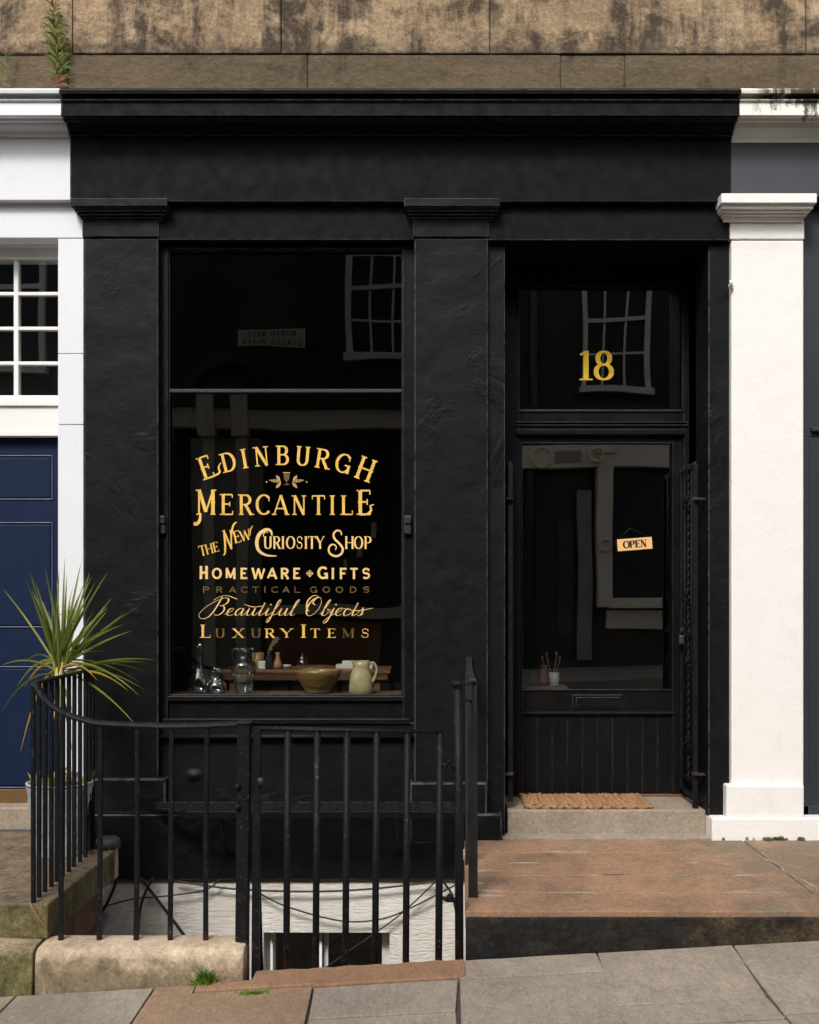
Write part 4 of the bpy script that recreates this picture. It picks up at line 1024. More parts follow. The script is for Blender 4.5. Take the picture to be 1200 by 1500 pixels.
tag(M1.build('moss_clumps', MAT['moss']), 'dark moss clumps along the foot of the white plinth', 'moss', kind='stuff')

# ------------------------------------------------------------------ ironwork
IR = MAT['iron']
YR = -1.40
RL = thing('front_railing', 'black iron railing that sweeps from the left landing down along the pale kerb stone', 'railing', (-1.58,-1.36,.03))
xs_ = -1.577
slab_y = [-1.365,-1.285,-1.20,-1.115,-1.03,-.94,-.85,-.76,-.665,-.57,-.50,-.44]
for i, y_ in enumerate(slab_y):
    xx = xs_ - .02*(y_+1.365)/.9
    m = MB().tube([(xx+rnd.uniform(-.003,.003),y_,.02),(xx,y_,.925)], .0125, 4, 0, False, rot=R(45))
    m.build('baluster', IR, RL, bevel=.003)
rail = [(xs_-.02,-.40,.93),(xs_-.012,-.9,.93),(xs_-.002,-1.30,.932),(xs_+.002,-1.362,.928)]
sw = [(X(a,y_), y_, Z(b_,y_)) for a, b_, y_ in ((53,1004,-1.375),(62,1020,-1.385),(78,1035,-1.39),(100,1047,-1.395),(125,1055,-1.40),(147,1059.5,-1.40),(200,1062,-1.40),(250,1063.5,-1.40),(303,1062.5,-1.40),(352,1060,-1.40))]
m = MB().tube(smooth_path(rail, 6) + smooth_path(sw, 6), .012, 8, flat=(1.35,.75)); m.build('top_rail', IR, RL)
for px, tp in ((91,1043),(147,1060),(201,1062),(251,1064),(303,1063)):
    b0 = (X(px-1.5,YR), YR, -.13); b1 = (X(px+.8,YR), YR, Z(tp,YR)); mid = ((b0[0]+b1[0])/2+rnd.uniform(-.003,.003), YR, (b0[2]+b1[2])/2)
    m = MB().tube([b0, mid, b1], [.0145,.0132,.0132], 4, 0, False, rot=R(45)); m.build('baluster', IR, RL, bevel=.004)
m = MB(); m.tube([(X(355,YR),YR,-.13),(X(358.5,YR),YR,Z(1058,YR))], .037, 4, 0, False, rot=R(45)); m.box(X(348,YR),X(370,YR),YR-.03,YR+.03,Z(1061,YR),Z(1056,YR)); m.build('post', IR, RL, bevel=.006)

GT = thing('area_gate', 'black iron area gate with six plain bars between two posts', 'gate', (X(374,YR),YR,-.25))
GB = -.45
def bar(px, tp, rr, name='bar', n=8, d=0):
    m = MB().tube([(X(px-3,YR),YR,GB),(X(px,YR),YR,Z(tp,YR))], rr, n, 0, n > 4, rot=R(45) if n == 4 else 0); return m.build(name, IR, GT, bevel=.003 if n == 4 else 0)
bar(377, 1068, .022, 'stile', 4)
for px in (422, 465, 508.5, 552, 597): bar(px, 1071, .0138)
bar(645, 1073, .0148, 'stile')
m = MB().tube([(X(370,YR),YR,Z(1067,YR)),(X(470,YR),YR,Z(1069,YR)),(X(649,YR),YR,Z(1072,YR))], .012, 8, flat=(1.4,.8)); m.build('top_rail', IR, GT)
m = MB(); m.box(X(370,YR),X(646,YR),YR-.012,YR+.012,GB,GB+.03); m.build('bottom_rail', IR, GT, bevel=.003)
m = MB(); m.box(X(378,YR),X(396,YR),YR-.012,YR+.004,Z(1172,YR),Z(1164,YR)); m.tube([(X(395,YR),YR-.004,Z(1168,YR)),(X(398,YR),YR-.004,Z(1163,YR)),(X(406,YR),YR-.004,Z(1162,YR))], .004, 6); m.build('latch', IR, GT, bevel=.002)
m = MB(); m.lathe([(0,.02),(.016,.014),(.018,0),(.012,-.016),(0,-.018)], (X(383,YR),YR-.02,Z(1144,YR)), 12); m.build('knob', MAT['old_iron'], GT)
m = MB().tube([(X(376,YR+.05),YR+.05,Z(1240,YR+.05)),(X(383,YR+.06),YR+.06,GB)], .016, 4, 0, False, rot=R(20)); m.build('brace', IR, GT)
for zz in (Z(1120,YR), Z(1315,YR)):
    m = MB(); m.tube([(X(648,YR),YR-.004,zz),(X(668,YR),YR-.004,zz-.006)], .008, 7); m.tube([(X(652,YR),YR-.012,zz-.01),(X(658,YR),YR-.012,zz+.018),(X(664,YR),YR-.012,zz-.012)], .007, 7); m.box(X(654,YR),X(666,YR),YR-.014,YR+.008,zz-.016,zz-.004)
    m.build('hinge', MAT['rust'] if zz < 0 else IR, GT, bevel=.003)
for py in (1150, 1180):
    m = MB().lathe([(0,.012),(.010,.010),(.012,0),(.010,-.01),(0,-.012)], (X(350,YR),YR-.03,Z(py,YR)), 10); m.build('hinge_bolt', IR, GT)

PT = thing('gate_post', 'tall slim black iron gate post with flat knob beside the entrance landing', 'post', (X(672,YR),YR,-.2))
m = MB().tube([(X(673,YR),YR,-.30),(X(672.5,YR),YR,.3),(X(670.5,YR),YR,Z(1005,YR))], .0175, 10); m.build('shaft', IR, PT)
m = MB().lathe([(0,.018),(.022,.016),(.031,.008),(.031,0),(.022,-.010),(.016,-.014)], (X(670.5,YR),YR,Z(1003,YR)), 14); m.build('knob', IR, PT)
HR = thing('landing_handrail', 'flat black iron handrail running back to the shopfront along the landing edge', 'handrail', (.24,-1.18,0))
m = MB()
def flatbar(p0, p1, wx, wy, name):
    m = MB(); a, b_ = Vector(p0), Vector(p1)
    v = []
    for p in (a, b_):
        v += [(p.x-wx,p.y-wy,p.z),(p.x+wx,p.y-wy,p.z),(p.x+wx,p.y+wy,p.z),(p.x-wx,p.y+wy,p.z)]
    m.add(v, [(0,1,2,3),(4,7,6,5),(0,4,5,1),(1,5,6,2),(2,6,7,3),(3,7,4,0)]); return m.build(name, MAT['old_iron'], HR, bevel=.003)
flatbar((.243,-1.18,-.02),(.240,-1.18,.93),.020,.007,'upright'); flatbar((.252,-.60,-.02),(.252,-.60,.93),.018,.007,'upright')
m = MB(); rr = [(.240,-1.20,.93),(.245,-.9,.935),(.258,-.5,.942),(.275,-.12,.955),(.285,.0,.96)]
m.tube(smooth_path(rr,5), .022, 4, 0, False, rot=R(45), flat=(1.,.4)); m.build('top_rail', MAT['old_iron'], HR, bevel=.002)
m = MB().tube(smooth_path([(X(682,YR),YR+.02,Z(1003,YR)),(.215,-1.3,Z(1003,-1.3)),(.238,-1.2,Z(1001,-1.2)),(.262,-1.18,Z(1002,-1.18))],5), .004, 6); m.build('tie', IR, HR)
m = MB().tube([(X(676,YR),YR,Z(1027,YR)),(.235,-1.19,Z(1027,-1.19))], .005, 6); m.build('stay', IR, HR)

# grating shelf under the window
GR = thing('iron_grating', 'black lattice iron grating shelf with rounded end below the shop window', 'grating', (-.5,-.15,.2))
gz = .20; gx0, gx1, gy0, gy1 = -1.375, .275, -.32, -.06
def rounded():
    p = [(gx1,gy0),(gx1,gy1),(gx0+.02,gy1)]
    p += [(gx0 + .22 - .22*math.sin(R(a)), gy1-.02-(gy1-.02-gy0)*(1-math.cos(R(90-a)))) for a in (90,75,60,45,30,15,0)]
    return p
m = MB(); rp = rounded() + [rounded()[0]]
m.tube([(a,b_,gz-.012) for a,b_ in rp], .022, 4, 0, False, rot=R(45), flat=(.55,1.)); m.build('frame', BW, GR, bevel=.002)
m = MB(); k = 0
def inside(x_, y_):
    if x_ > gx1 or y_ > gy1 or y_ < gy0: return False
    if x_ > gx0+.22: return True
    f = (x_-gx0)/.22
    return f > 0 and y_ > gy1 - (gy1-gy0)*math.sqrt(max(0,1-(1-f)**2))
for sgn in (1,-1):
    xx = gx0 - .4
    while xx < gx1 + .4:
        q = [(xx+sgn*(j/20)*.42, gy0+(gy1-gy0)*j/20) for j in range(21)]
        q = [p for p in q if inside(*p)]
        if len(q) >= 2: m.tube([(q[0][0],q[0][1],gz-(.0 if sgn > 0 else .003)),(q[-1][0],q[-1][1],gz-(.0 if sgn > 0 else .003))], .006, 4, 0, False, rot=R(45), flat=(.7,1.1))
        xx += .092
m.build('lattice', MAT['grate'], GR)
for xx in (-1.0, -.1):
    m = MB().tube([(xx,-.30,gz-.02),(xx,-.07,-.05)], .012, 4, 0, False, rot=R(45)); m.build('bracket', BW, GR, bevel=.002)

# folded security gates in the doorway
def basket(mb, x_, y_, zc, h=.10, r=.022):
    for k in range(4):
        pts = []
        for i in range(9):
            f = i/8; a = k*math.pi/2 + f*math.pi*1.1; rr = r*math.sin(math.pi*f)+.004
            pts.append((x_+rr*math.cos(a), y_+rr*math.sin(a), zc-h/2+h*f))
        mb.tube(pts, .0042, 5)
def twist(mb, x_, y_, z0, z1, r=.008):
    n_ = max(6, int((z1-z0)/.012)); v = []
    for i in range(n_+1):
        a0 = i*.42
        for k in range(4): v.append((x_+r*1.25*math.cos(a0+k*math.pi/2), y_+r*1.25*math.sin(a0+k*math.pi/2), z0+(z1-z0)*i/n_))
    mb.add(v, [(i*4+k, i*4+(k+1)%4, (i+1)*4+(k+1)%4, (i+1)*4+k) for i in range(n_) for k in range(4)])
def security_gate(side, label):
    xg = 1.520 if side > 0 else .512
    S_ = thing('security_gate', label, 'gate', (xg, .15, .14), 'folded security gates in the doorway')
    y0, y1 = .14, .46; z0, z1 = .19, Z(680,.14)
    m = MB().tube([(xg,y0,z0-.12 if side > 0 else z0-.02),(xg,y0,z1)], .020, 4, 0, False, rot=R(45)); m.build('stile', IR, S_, bevel=.003)
    m = MB().tube([(xg,y1,z0),(xg,y1,z1)], .014, 4, 0, False, rot=R(45)); m.build('stile', IR, S_, bevel=.003)
    for zz in (z0, z0+.08, (z0+z1)/2-.02, z1):
        m = MB(); m.box(xg-.006, xg+.006, y0, y1, zz-.014, zz+.014); m.build('rail', MAT['old_iron'] if zz == z1 else IR, S_, bevel=.002)
    for k, yy in enumerate((.22,.30,.38)):
        m = MB(); zm = (z0+z1)/2-.02
        if k != 1: m.tube([(xg,yy,z0),(xg,yy,z1)], .006, 6); m.build('bar', IR, S_); continue
        for za, zb2 in ((z0+.09, zm), (zm, z1)):
            h = zb2-za
            twist(m, xg, yy, za, zb2, .0075)
            if k == 1 or side > 0:
                for f in (.22,.78): basket(m, xg, yy, za+h*f)
        m.build('twisted_bar', IR, S_)
    for py in (731, 1134):
        zz = Z(py,.12); m = MB(); jx_ = 1.566 if side > 0 else .477
        m.box(min(xg-.012*side, jx_), max(xg-.012*side, jx_), .10, .13, zz-.006, zz+.006); m.lathe([(.014,.012),(.02,.008),(.02,-.008),(.014,-.012)], (xg,.14,zz), 10)
        m.build('hinge', MAT['rust'] if py > 1000 or side > 0 else IR, S_, bevel=.002)
    return S_
security_gate(-1, 'iron security gate folded edge-on against the left side of the doorway')
security_gate(1, 'ornate twisted bar security gate folded along the right side of the doorway')
PL = thing('padlock', 'small brass padlock hanging on a hasp by the door edge', 'padlock', (X(999,.40),.40,Z(935,.40)))
m = MB(); m.box(X(995,.40),X(1003,.40),.39,.41,Z(943,.40),Z(931,.40)); m.build('body', MAT['padlock'], PL, bevel=.003)
m = MB().tube([(X(996.5,.40),.40,Z(932,.40)),(X(996.5,.40),.40,Z(925,.40)),(X(999,.40),.40,Z(921,.40)),(X(1001.5,.40),.40,Z(925,.40)),(X(1001.5,.40),.40,Z(932,.40))], .0035, 6); m.build('shackle', MAT['old_iron'], PL)
m = MB(); m.box(X(999,.40),1.52,.385,.40,Z(926,.40),Z(919,.40)); m.build('hasp', MAT['old_iron'], PL, bevel=.002)

# doormat of braided coir rope
m = MB(); x0, x1 = X(769,.13), X(955,.13); n_ = 22
zc = .132+.010
for i in range(n_):
    xx = x0+.018 + (x1-x0-.036)*i/(n_-1)
    pts = [(xx+.007*math.sin(j*1.15+(i%2)*3.14), .125+.31*j/26+(.006*math.sin(i*2.1) if j in (0,26) else 0), zc+.004*abs(math.sin(j*.6+i*.9))) for j in range(27)]
    m.tube(pts, [.0165+.0035*math.sin(j*1.2+i) for j in range(27)], 8, flat=(1.15,.8))
for yy in (.122, .437):
    pts = [(x0+(x1-x0)*j/70, yy+.006*math.sin(j*1.5), zc-.001+.006*math.sin(j*.95)) for j in range(71)]
    m.tube(pts, [.0135+.004*math.sin(j*1.6) for j in range(71)], 7)
tag(m.build('doormat', MAT['coir']), 'woven tan coir rope doormat on the doorstep', 'doormat')

# ------------------------------------------------------------------ window display
LZ = .748
def lathe_thing(name, label, cat, prof, px, base_y, mat, y, k, z=None, group=None, extra=None):
    s_ = (D+y)/D/275; zz = LZ if z is None else z
    m = MB().lathe([(r*s_, h*s_) for r, h in prof], (X(px,y), y, zz), 32)
    if extra: extra(m, X(px,y), y, zz, s_)
    return tag(m.build(name, mat), label, cat, group)
def shell(outer, th):       # closed thin wall
    inner = [(max(r-th,0), h if i else h+th) for i, (r,h) in enumerate(outer)]
    return [(0,outer[0][1])] + outer + inner[::-1] + [(0, outer[0][1]+th)]
lathe_thing('glass_bottle', 'tall pear shaped clear glass bottle with long neck', 'bottle', shell([(11,0),(15,3),(17,10),(16,18),(11,30),(6.5,42),(4.8,56),(4.5,68),(6,73),(7.5,74.5)],1.2), 292, 0, MAT['glass'], .24, 0, group='glassware on the window ledge')
lathe_thing('glass_carafe', 'small round bellied clear glass carafe between two taller vessels', 'carafe', shell([(10,0),(14.5,3),(16,10),(13.5,17),(8.5,22),(7,27),(7,35),(9.5,39.5)],1.2), 317, 0, MAT['glass'], .19, 0, group='glassware on the window ledge')
def ears(m, x_, y_, z_, s_):
    for sg in (-1,1):
        m.tube(smooth_path([(x_+sg*7*s_,y_,z_+64*s_),(x_+sg*14*s_,y_,z_+66*s_),(x_+sg*16.5*s_,y_,z_+57*s_),(x_+sg*14*s_,y_,z_+48*s_)],5), 1.5*s_, 7)
    for k in range(14):
        a = 2*math.pi*k/14; m.tube([(x_+(12.6+4.6*f)*s_*math.cos(a), y_+(12.6+4.6*f)*s_*math.sin(a), z_+(3+30*f)*s_) for f in (0,.5,1)], .7*s_, 5)
lathe_thing('glass_amphora', 'large clear glass amphora vase with two ear handles', 'vase', shell([(11.5,0),(12.5,2),(15,18),(17.5,32),(19,40),(17,46),(10,50),(7.5,55),(7.5,62),(9.5,67)],1.3), 357, 0, MAT['glass'], .23, 0, group='glassware on the window ledge', extra=ears)
lathe_thing('stoneware_bowl', 'wide ochre brown stoneware bowl on the window ledge', 'bowl', shell([(17,0),(18,3),(24,12),(30,22),(33.5,31),(34.5,34.5)],1.8), 466, 0, MAT['bowl'], .25, 0)
def jughandle(m, x_, y_, z_, s_):
    m.tube(smooth_path([(x_+11*s_,y_,z_+44*s_),(x_+19*s_,y_,z_+45*s_),(x_+23*s_,y_,z_+35*s_),(x_+20*s_,y_,z_+24*s_),(x_+16*s_,y_,z_+16*s_)],6), 2.1*s_, 8)
    m.tube([(x_-10*s_,y_,z_+46*s_),(x_-14.5*s_,y_,z_+49*s_)], [2.6*s_,1.2*s_], 8)
lathe_thing('stoneware_jug', 'pale olive glazed stoneware jug with handle', 'jug', shell([(16,0),(17.5,2),(18,8),(16.5,22),(14,33),(12,40),(13.5,48.5)],1.6), 529, 0, MAT['jug'], .22, 0, extra=jughandle)
m = MB(); m.box(X(537,.13),X(552,.13),.125,.15,LZ,LZ+.004); tag(m.build('price_card', MAT['ceramic_white']), 'small white card lying in front of the olive jug', 'card')

YTB = .72; tz = Z(982,YTB)
TB = thing('display_table', 'brown wooden table with dentil edge inside the shop window', 'table', (X(450,YTB),YTB,0))
m = MB(); m.box(X(322,YTB),X(572,YTB),YTB,YTB+.42,tz-.02,tz); m.build('tabletop', MAT['wood'], TB, bevel=.003)
m = MB(); m.box(X(326,YTB),X(568,YTB),YTB+.012,YTB+.40,tz-.06,tz-.02)
for i in range(56): 
    a = X(327+4.3*i,YTB); m.box(a, a+.009, YTB+.002, YTB+.02, tz-.055, tz-.021)
m.build('apron', MAT['wood'], TB)
for px in (340, 552):
    for yy in (YTB+.03, YTB+.36): m = MB(); m.box(X(px-5,YTB),X(px+5,YTB),yy,yy+.04,.05,tz-.06); m.build('leg', MAT['wood'], TB, bevel=.003)
yt = YTB+.14
def on_table(name, label, cat, prof, px, mat, yy=yt, **k): return lathe_thing(name, label, cat, prof, px, 0, mat, yy, 0, tz, **k)
on_table('stoneware_cup', 'ochre stoneware cup standing on the display table', 'cup', shell([(7,0),(8,2),(9,22)],1.2), 378, MAT['ochre'], yt+.1)
m = MB(); s_=(D+yt)/D/275; m.box(X(378,yt),X(389,yt),yt,yt+.05,tz,tz+11*s_); tag(m.build('white_block', MAT['ceramic_white'], bevel=.003), 'small white block candle standing in front of the ochre cup', 'candle')
on_table('dark_vase', 'narrow dark vase holding dried flower stems', 'vase', shell([(5,0),(6,4),(5.5,14),(3,22),(3.5,25)],.9), 394, MAT['ceramic_dark'])
m = MB(); st0 = (X(394,yt),yt,tz+20*s_)
for k in range(5):
    e = (X(402+k*1.8,yt), yt+rnd.uniform(-.02,.02), Z(938-k*.8+rnd.uniform(-3,4),yt)); pth = smooth_path([st0,(X(397,yt),yt,tz+30*s_),e],5); m.tube(pth, .0016, 5)
    for q in pth[4:]:
        for _ in range(3): m.lathe([(0,.005),(.005,0),(0,-.005)], (q.x+rnd.uniform(-.008,.008), q.y+rnd.uniform(-.01,.01), q.z+rnd.uniform(-.006,.01)), 6)
tag(m.build('dried_flowers', MAT['leaf_dead']), 'spray of dried flowers rising from the dark vase', 'flowers')
on_table('bud_vase', 'terracotta bud vase with narrow neck', 'vase', shell([(4,0),(6,3),(6,8),(3,16),(2.4,21),(3.6,24)],.8), 407, MAT['terracotta'])
on_table('wooden_board', 'round reddish wooden board lying on the display table', 'board', [(0,0),(27,0),(28.5,1.5),(28.5,3.2),(27,4.4),(0,4.4)], 461, MAT['wood'])
lathe_thing('glass_cloche', 'small glass cloche on the round wooden board', 'cloche', [(0,19),(1.5,18.5),(1.5,16.5),(6,14),(7.5,9),(7.5,.5),(6.8,.5),(6.6,9),(5,12.5),(0,15)], 443, 0, MAT['glass'], yt, 0, tz+4.6*s_)
on_table('small_dish', 'tiny pale dish beside the terracotta bud vase', 'dish', shell([(4,0),(5.5,2),(7,5)],.8), 420, MAT['ceramic_white'], yt+.06)
m = MB(); m.box(X(492,yt),X(546,yt),yt,yt+.10,tz,tz+6*s_); tag(m.build('white_box', MAT['ceramic_white'], bevel=.002), 'long flat white box on the table behind the olive jug', 'box')
m = MB(); m.box(X(501,yt),X(520,yt),yt+.02,yt+.08,tz+6.05*s_,tz+11*s_); tag(m.build('white_box', MAT['ceramic_white'], bevel=.002), 'short white box stacked on the long flat box', 'box')
m = MB()
for i in range(7): 
    xx = X(250+i*3.2,.55); m.tube([(xx,.55+.012*(i%2),.1),(xx+.004,.55+.012*(i%2),3.2)], .012, 8)
# things on a low stand inside the door
yd2 = .80; s2 = (D+yd2)/D/275; dz = Z(1006,yd2)
TD = thing('low_stand', 'low wooden stand just inside the shop door', 'stand', (X(800,yd2),yd2,0))
m = MB(); m.box(X(768,yd2),X(832,yd2),yd2,yd2+.22,dz-.02,dz); m.build('top', MAT['wood'], TD, bevel=.003)
for px in (772,828):
    for y_ in (yd2+.02, yd2+.19): m = MB(); m.box(X(px-3,yd2),X(px+3,yd2),y_,y_+.02,.05,dz-.02); m.build('leg', MAT['wood'], TD)
lathe_thing('white_pot', 'white pot of brushes low behind the door glass', 'pot', shell([(6.5,0),(7,1),(7.2,20)],.8), 812, 0, MAT['pot_shaded'], yd2+.06, 0, dz)
lathe_thing('terracotta_jar', 'squat brown jar at the left of the stand inside the door', 'jar', shell([(6,0),(8,4),(8,12),(6,18),(6.5,21)],.9), 782, 0, MAT['wood_dark'], yd2+.08, 0, dz)  # dark wood colour stands in for dim shade on the terracotta
lathe_thing('terracotta_pot', 'tall pale terracotta jar behind the white pot of brushes', 'jar', shell([(4.5,0),(6,4),(6,18),(4,25),(5,29)],.9), 797, 0, MAT['clay_shaded'], yd2+.12, 0, dz)
m = MB()
for (a,b_) in ((803,963),(796,968),(817,962),(822,968)): m.tube([(X(811,yd2),yd2+.06,dz+3*s2),(X(a,yd2),yd2+.06,Z(b_,yd2))], .003, 6); m.lathe([(0,.03),(.007,.022),(.006,0),(0,-.004)], (X(a,yd2),yd2+.06,Z(b_,yd2)), 8)
tag(m.build('brushes', MAT['clay_shaded']), 'wooden handled brushes sticking out of the white pot', 'brush')

# ------------------------------------------------------------------ plants
ypl = -.50; pc = (X(88,ypl), ypl, .03)
PO = thing('plant_pot', 'weathered white ribbed pot holding the cordyline on the mossy landing', 'pot', pc)
s_ = (D+ypl)/D/275
H_ = 104*s_; prof = []
for i in range(27):
    f = i/26; rr = (.112+.045*f) + (.0035 if i % 5 == 0 else 0); prof.append((rr, H_*f))
prof += [(.160,H_),(.160,H_+.007),(.148,H_+.007),(.145,H_-.03)]
m = MB(); m.lathe([(0,0)]+prof, pc, 36); m.build('body', MAT['pot'], PO)
m = MB(); m.lathe([(0,H_-.015),(.10,H_-.012),(.146,H_-.025)], pc, 20); m.build('soil', MAT['soil'], PO)
CP = thing('cordyline', 'spiky green cordyline with yellowing leaves in the white pot', 'plant', (pc[0],pc[1],pc[2]+H_))
crown = Vector((X(88,ypl), ypl, Z(985,ypl)))
m = MB().tube(smooth_path([(pc[0],ypl,H_),(pc[0]+.006,ypl-.01,.62),(crown.x,ypl,crown.z)],6), [.026-.0004*i for i in range(13)], 10); m.build('stem', MAT['leaf_dead'], CP)
m = MB()
tips = [(38,850,0,0),(53,855,0,0),(62,880,1,0),(80,868,0,0),(95,818,0,0),(98,842,0,0),(119,824,1,0),(131,842,0,0),(158,838,0,0),(163,877,1,0),(156,897,0,0),(181,900,1,0),(193,924,1,.1),(165,917,0,0),
        (228,967,1,.3),(219,972,0,.3),(214,1012,0,.5),(203,1018,1,.5),(188,1012,2,.9),(197,1060,1,.4),(4,974,1,.9),(35,972,0,1.2),(0,1046,0,.9),(25,1006,1,.9),(36,1006,2,.9),(30,1102,2,1.1),(112,1000,2,.8),(142,996,2,.7),(215,985,0,.45),(205,1000,1,.5)]
def leaf(tip, mi, droop, y_, wd=.0070):
    T_ = Vector((X(tip[0],y_), y_, Z(tip[1],y_)))
    b0 = crown + Vector((rnd.uniform(-.02,.02), rnd.uniform(-.02,.02), rnd.uniform(-.03,.06)))
    d_ = T_-b0; mid = b0 + d_*.5 + Vector((0,0,d_.length*(.06+.28*droop)))
    pts = []
    for i in range(11):
        f = i/10; pts.append(b0*(1-f)**2 + mid*2*f*(1-f)*1.0 + T_*f*f)
    m.blade(pts, wd*rnd.uniform(.75,1.1), mi, None, rnd.uniform(.15,.5))
for a, b_, mi, dp in tips: leaf((a,b_), mi, dp, ypl + rnd.uniform(-.28,.28))
for k in range(34):
    a = rnd.gauss(14,27); a = max(-38,min(82,a)); ln = rnd.uniform(70,150)
    leaf((88+ln*math.sin(R(a))*.95, 975-ln*math.cos(R(a))), rnd.choice((0,0,1,1)), max(0,abs(a)-40)/110, ypl + rnd.uniform(-.3,.3))
for k in range(6):
    leaf((rnd.uniform(70,118), rnd.uniform(1040,1120)), rnd.choice((0,2,3)), .35, ypl + rnd.uniform(-.2,.2), .008)
m.build('crown', [MAT['leaf'], MAT['leaf_light'], MAT['leaf_yellow'], MAT['leaf_dead']], CP)
m = MB()
for k in range(70):
    a = rnd.uniform(0,6.28); r_ = rnd.uniform(.02,.14); b0 = Vector((pc[0]+r_*math.cos(a), pc[1]+r_*math.sin(a), pc[2]+H_-.01))
    e = b0 + Vector((rnd.uniform(-.05,.05), rnd.uniform(-.05,.05), rnd.uniform(.02,.09)))
    m.blade([b0, (b0+e)/2+Vector((0,0,.01)), e], rnd.uniform(.006,.012), rnd.choice((0,0,1)))
tag(m.build('pot_weeds', [MAT['leaf_light'], MAT['leaf_dead']]), 'low yellow green weeds around the cordyline stem in the white pot', 'weeds', kind='stuff')

def weed(px, py0, py1, wd, label, y=-.02, leaves=34, curve=0):
    base = Vector((X(px,y), y, Z(py0,y))); top = Vector((X(px+curve,y), y, Z(py1,y)))
    W2 = thing('wall_weed', label, 'weed', base, 'weeds on the cornice')
    st = smooth_path([base, base*.5+top*.5+Vector((rnd.uniform(-.01,.01),0,0)), top], 8)
    MB().tube(st, [.0035*(1-.6*i/(len(st)-1)) for i in range(len(st))], 6).build('stem', MAT['weed_red'], W2)
    m = MB()
    for k in range(leaves):
        f = (k+.5)/leaves; q = st[int(f*(len(st)-1))]; a = k*2.4
        ln = wd*(.35+.65*math.sin(math.pi*min(1,f*.8+.15)))*rnd.uniform(.7,1.1)
        e = q + Vector((math.cos(a)*ln, math.sin(a)*ln*.8, ln*rnd.uniform(-.1,.7)))
        mid = (q+e)/2 + Vector((0,0,ln*.18))
        m.blade([q, q*.6+mid*.4, mid, mid*.45+e*.55, e], ln*.085, 1 if f < .16 or f > .86 and rnd.random() < .6 else 0)
    for k in range(8):
        q = st[-1]; e = q + Vector((rnd.uniform(-.02,.02), rnd.uniform(-.02,.02), rnd.uniform(-.03,.03))); m.blade([q, (q+e)/2+Vector((0,0,.006)), e], .006, 1)
    m.build('foliage', [MAT['weed'], MAT['weed_red']], W2)
weed(84, 126, 6, .095, 'tall leafy green weed growing above the cornice beside the black paint edge', leaves=72, curve=-6)
weed(90, 127, 60, .07, 'shorter bushy weed at the foot of the tall cornice weed', y=.0, leaves=34, curve=8)
weed(8, 127, 72, .05, 'small thin weed on the white cornice at the far left', leaves=16, curve=6)
def tuft(px, py, n_, h, spread, label, y=-1.53):
    m = MB(); c_ = Vector((X(px,y), y, zp(X(px,y))))
    for k in range(n_):
        b0 = c_ + Vector((rnd.gauss(0,spread), rnd.gauss(0,.012), 0)); hh = h*rnd.uniform(.4,1)*math.exp(-abs(b0.x-c_.x)/(spread*2.5))
        e = b0 + Vector((rnd.uniform(-.7,.7)*hh, rnd.uniform(-.9,.3)*hh, hh))
        m.blade([b0, b0*.5+e*.5+Vector((0,0,hh*.15)), e], .0032, 0)
    return tag(m.build('grass_tuft', MAT['grass']), label, 'grass')
tuft(303, 1428, 150, .075, .022, 'bright green grass tuft at the foot of the pale kerb stone')
m = MB()
for k in range(70):
    y_ = -1.665 + rnd.gauss(0,.008); xx = X(372,y_) + rnd.gauss(0,.03); b0 = Vector((xx,y_,zp(xx)))
    e = b0 + Vector((rnd.uniform(-.012,.012), rnd.uniform(-.012,.01), rnd.uniform(.006,.018))); m.blade([b0,(b0+e)/2,e], .003, 0)
tag(m.build('grass_tuft', MAT['grass']), 'flat strip of grass in the joint of the rust threshold slab', 'grass')
m = MB().tube(smooth_path([(X(45,-1.38),-1.38,.034),(X(47,-1.395),-1.395,.02),(X(58,-1.40),-1.40,-.03),(X(69,-1.395),-1.395,-.07)],6), .0028, 6)
tag(m.build('dry_straw', MAT['leaf_dead']), 'single dry straw hanging over the mossy landing edge', 'straw')
m = MB()
for k in range(10):
    b0 = Vector((-1.56+rnd.uniform(-.06,.05), -.48+rnd.uniform(-.06,.04), .034)); e = b0 + Vector((rnd.uniform(-.09,.09), rnd.uniform(-.06,.06), rnd.uniform(0,.02))); m.blade([b0,(b0+e)/2+Vector((0,0,.012)),e], .004, 0)
tag(m.build('dead_leaves', MAT['leaf_dead']), 'dry fallen leaves at the far corner of the mossy landing', 'leaves', kind='stuff')

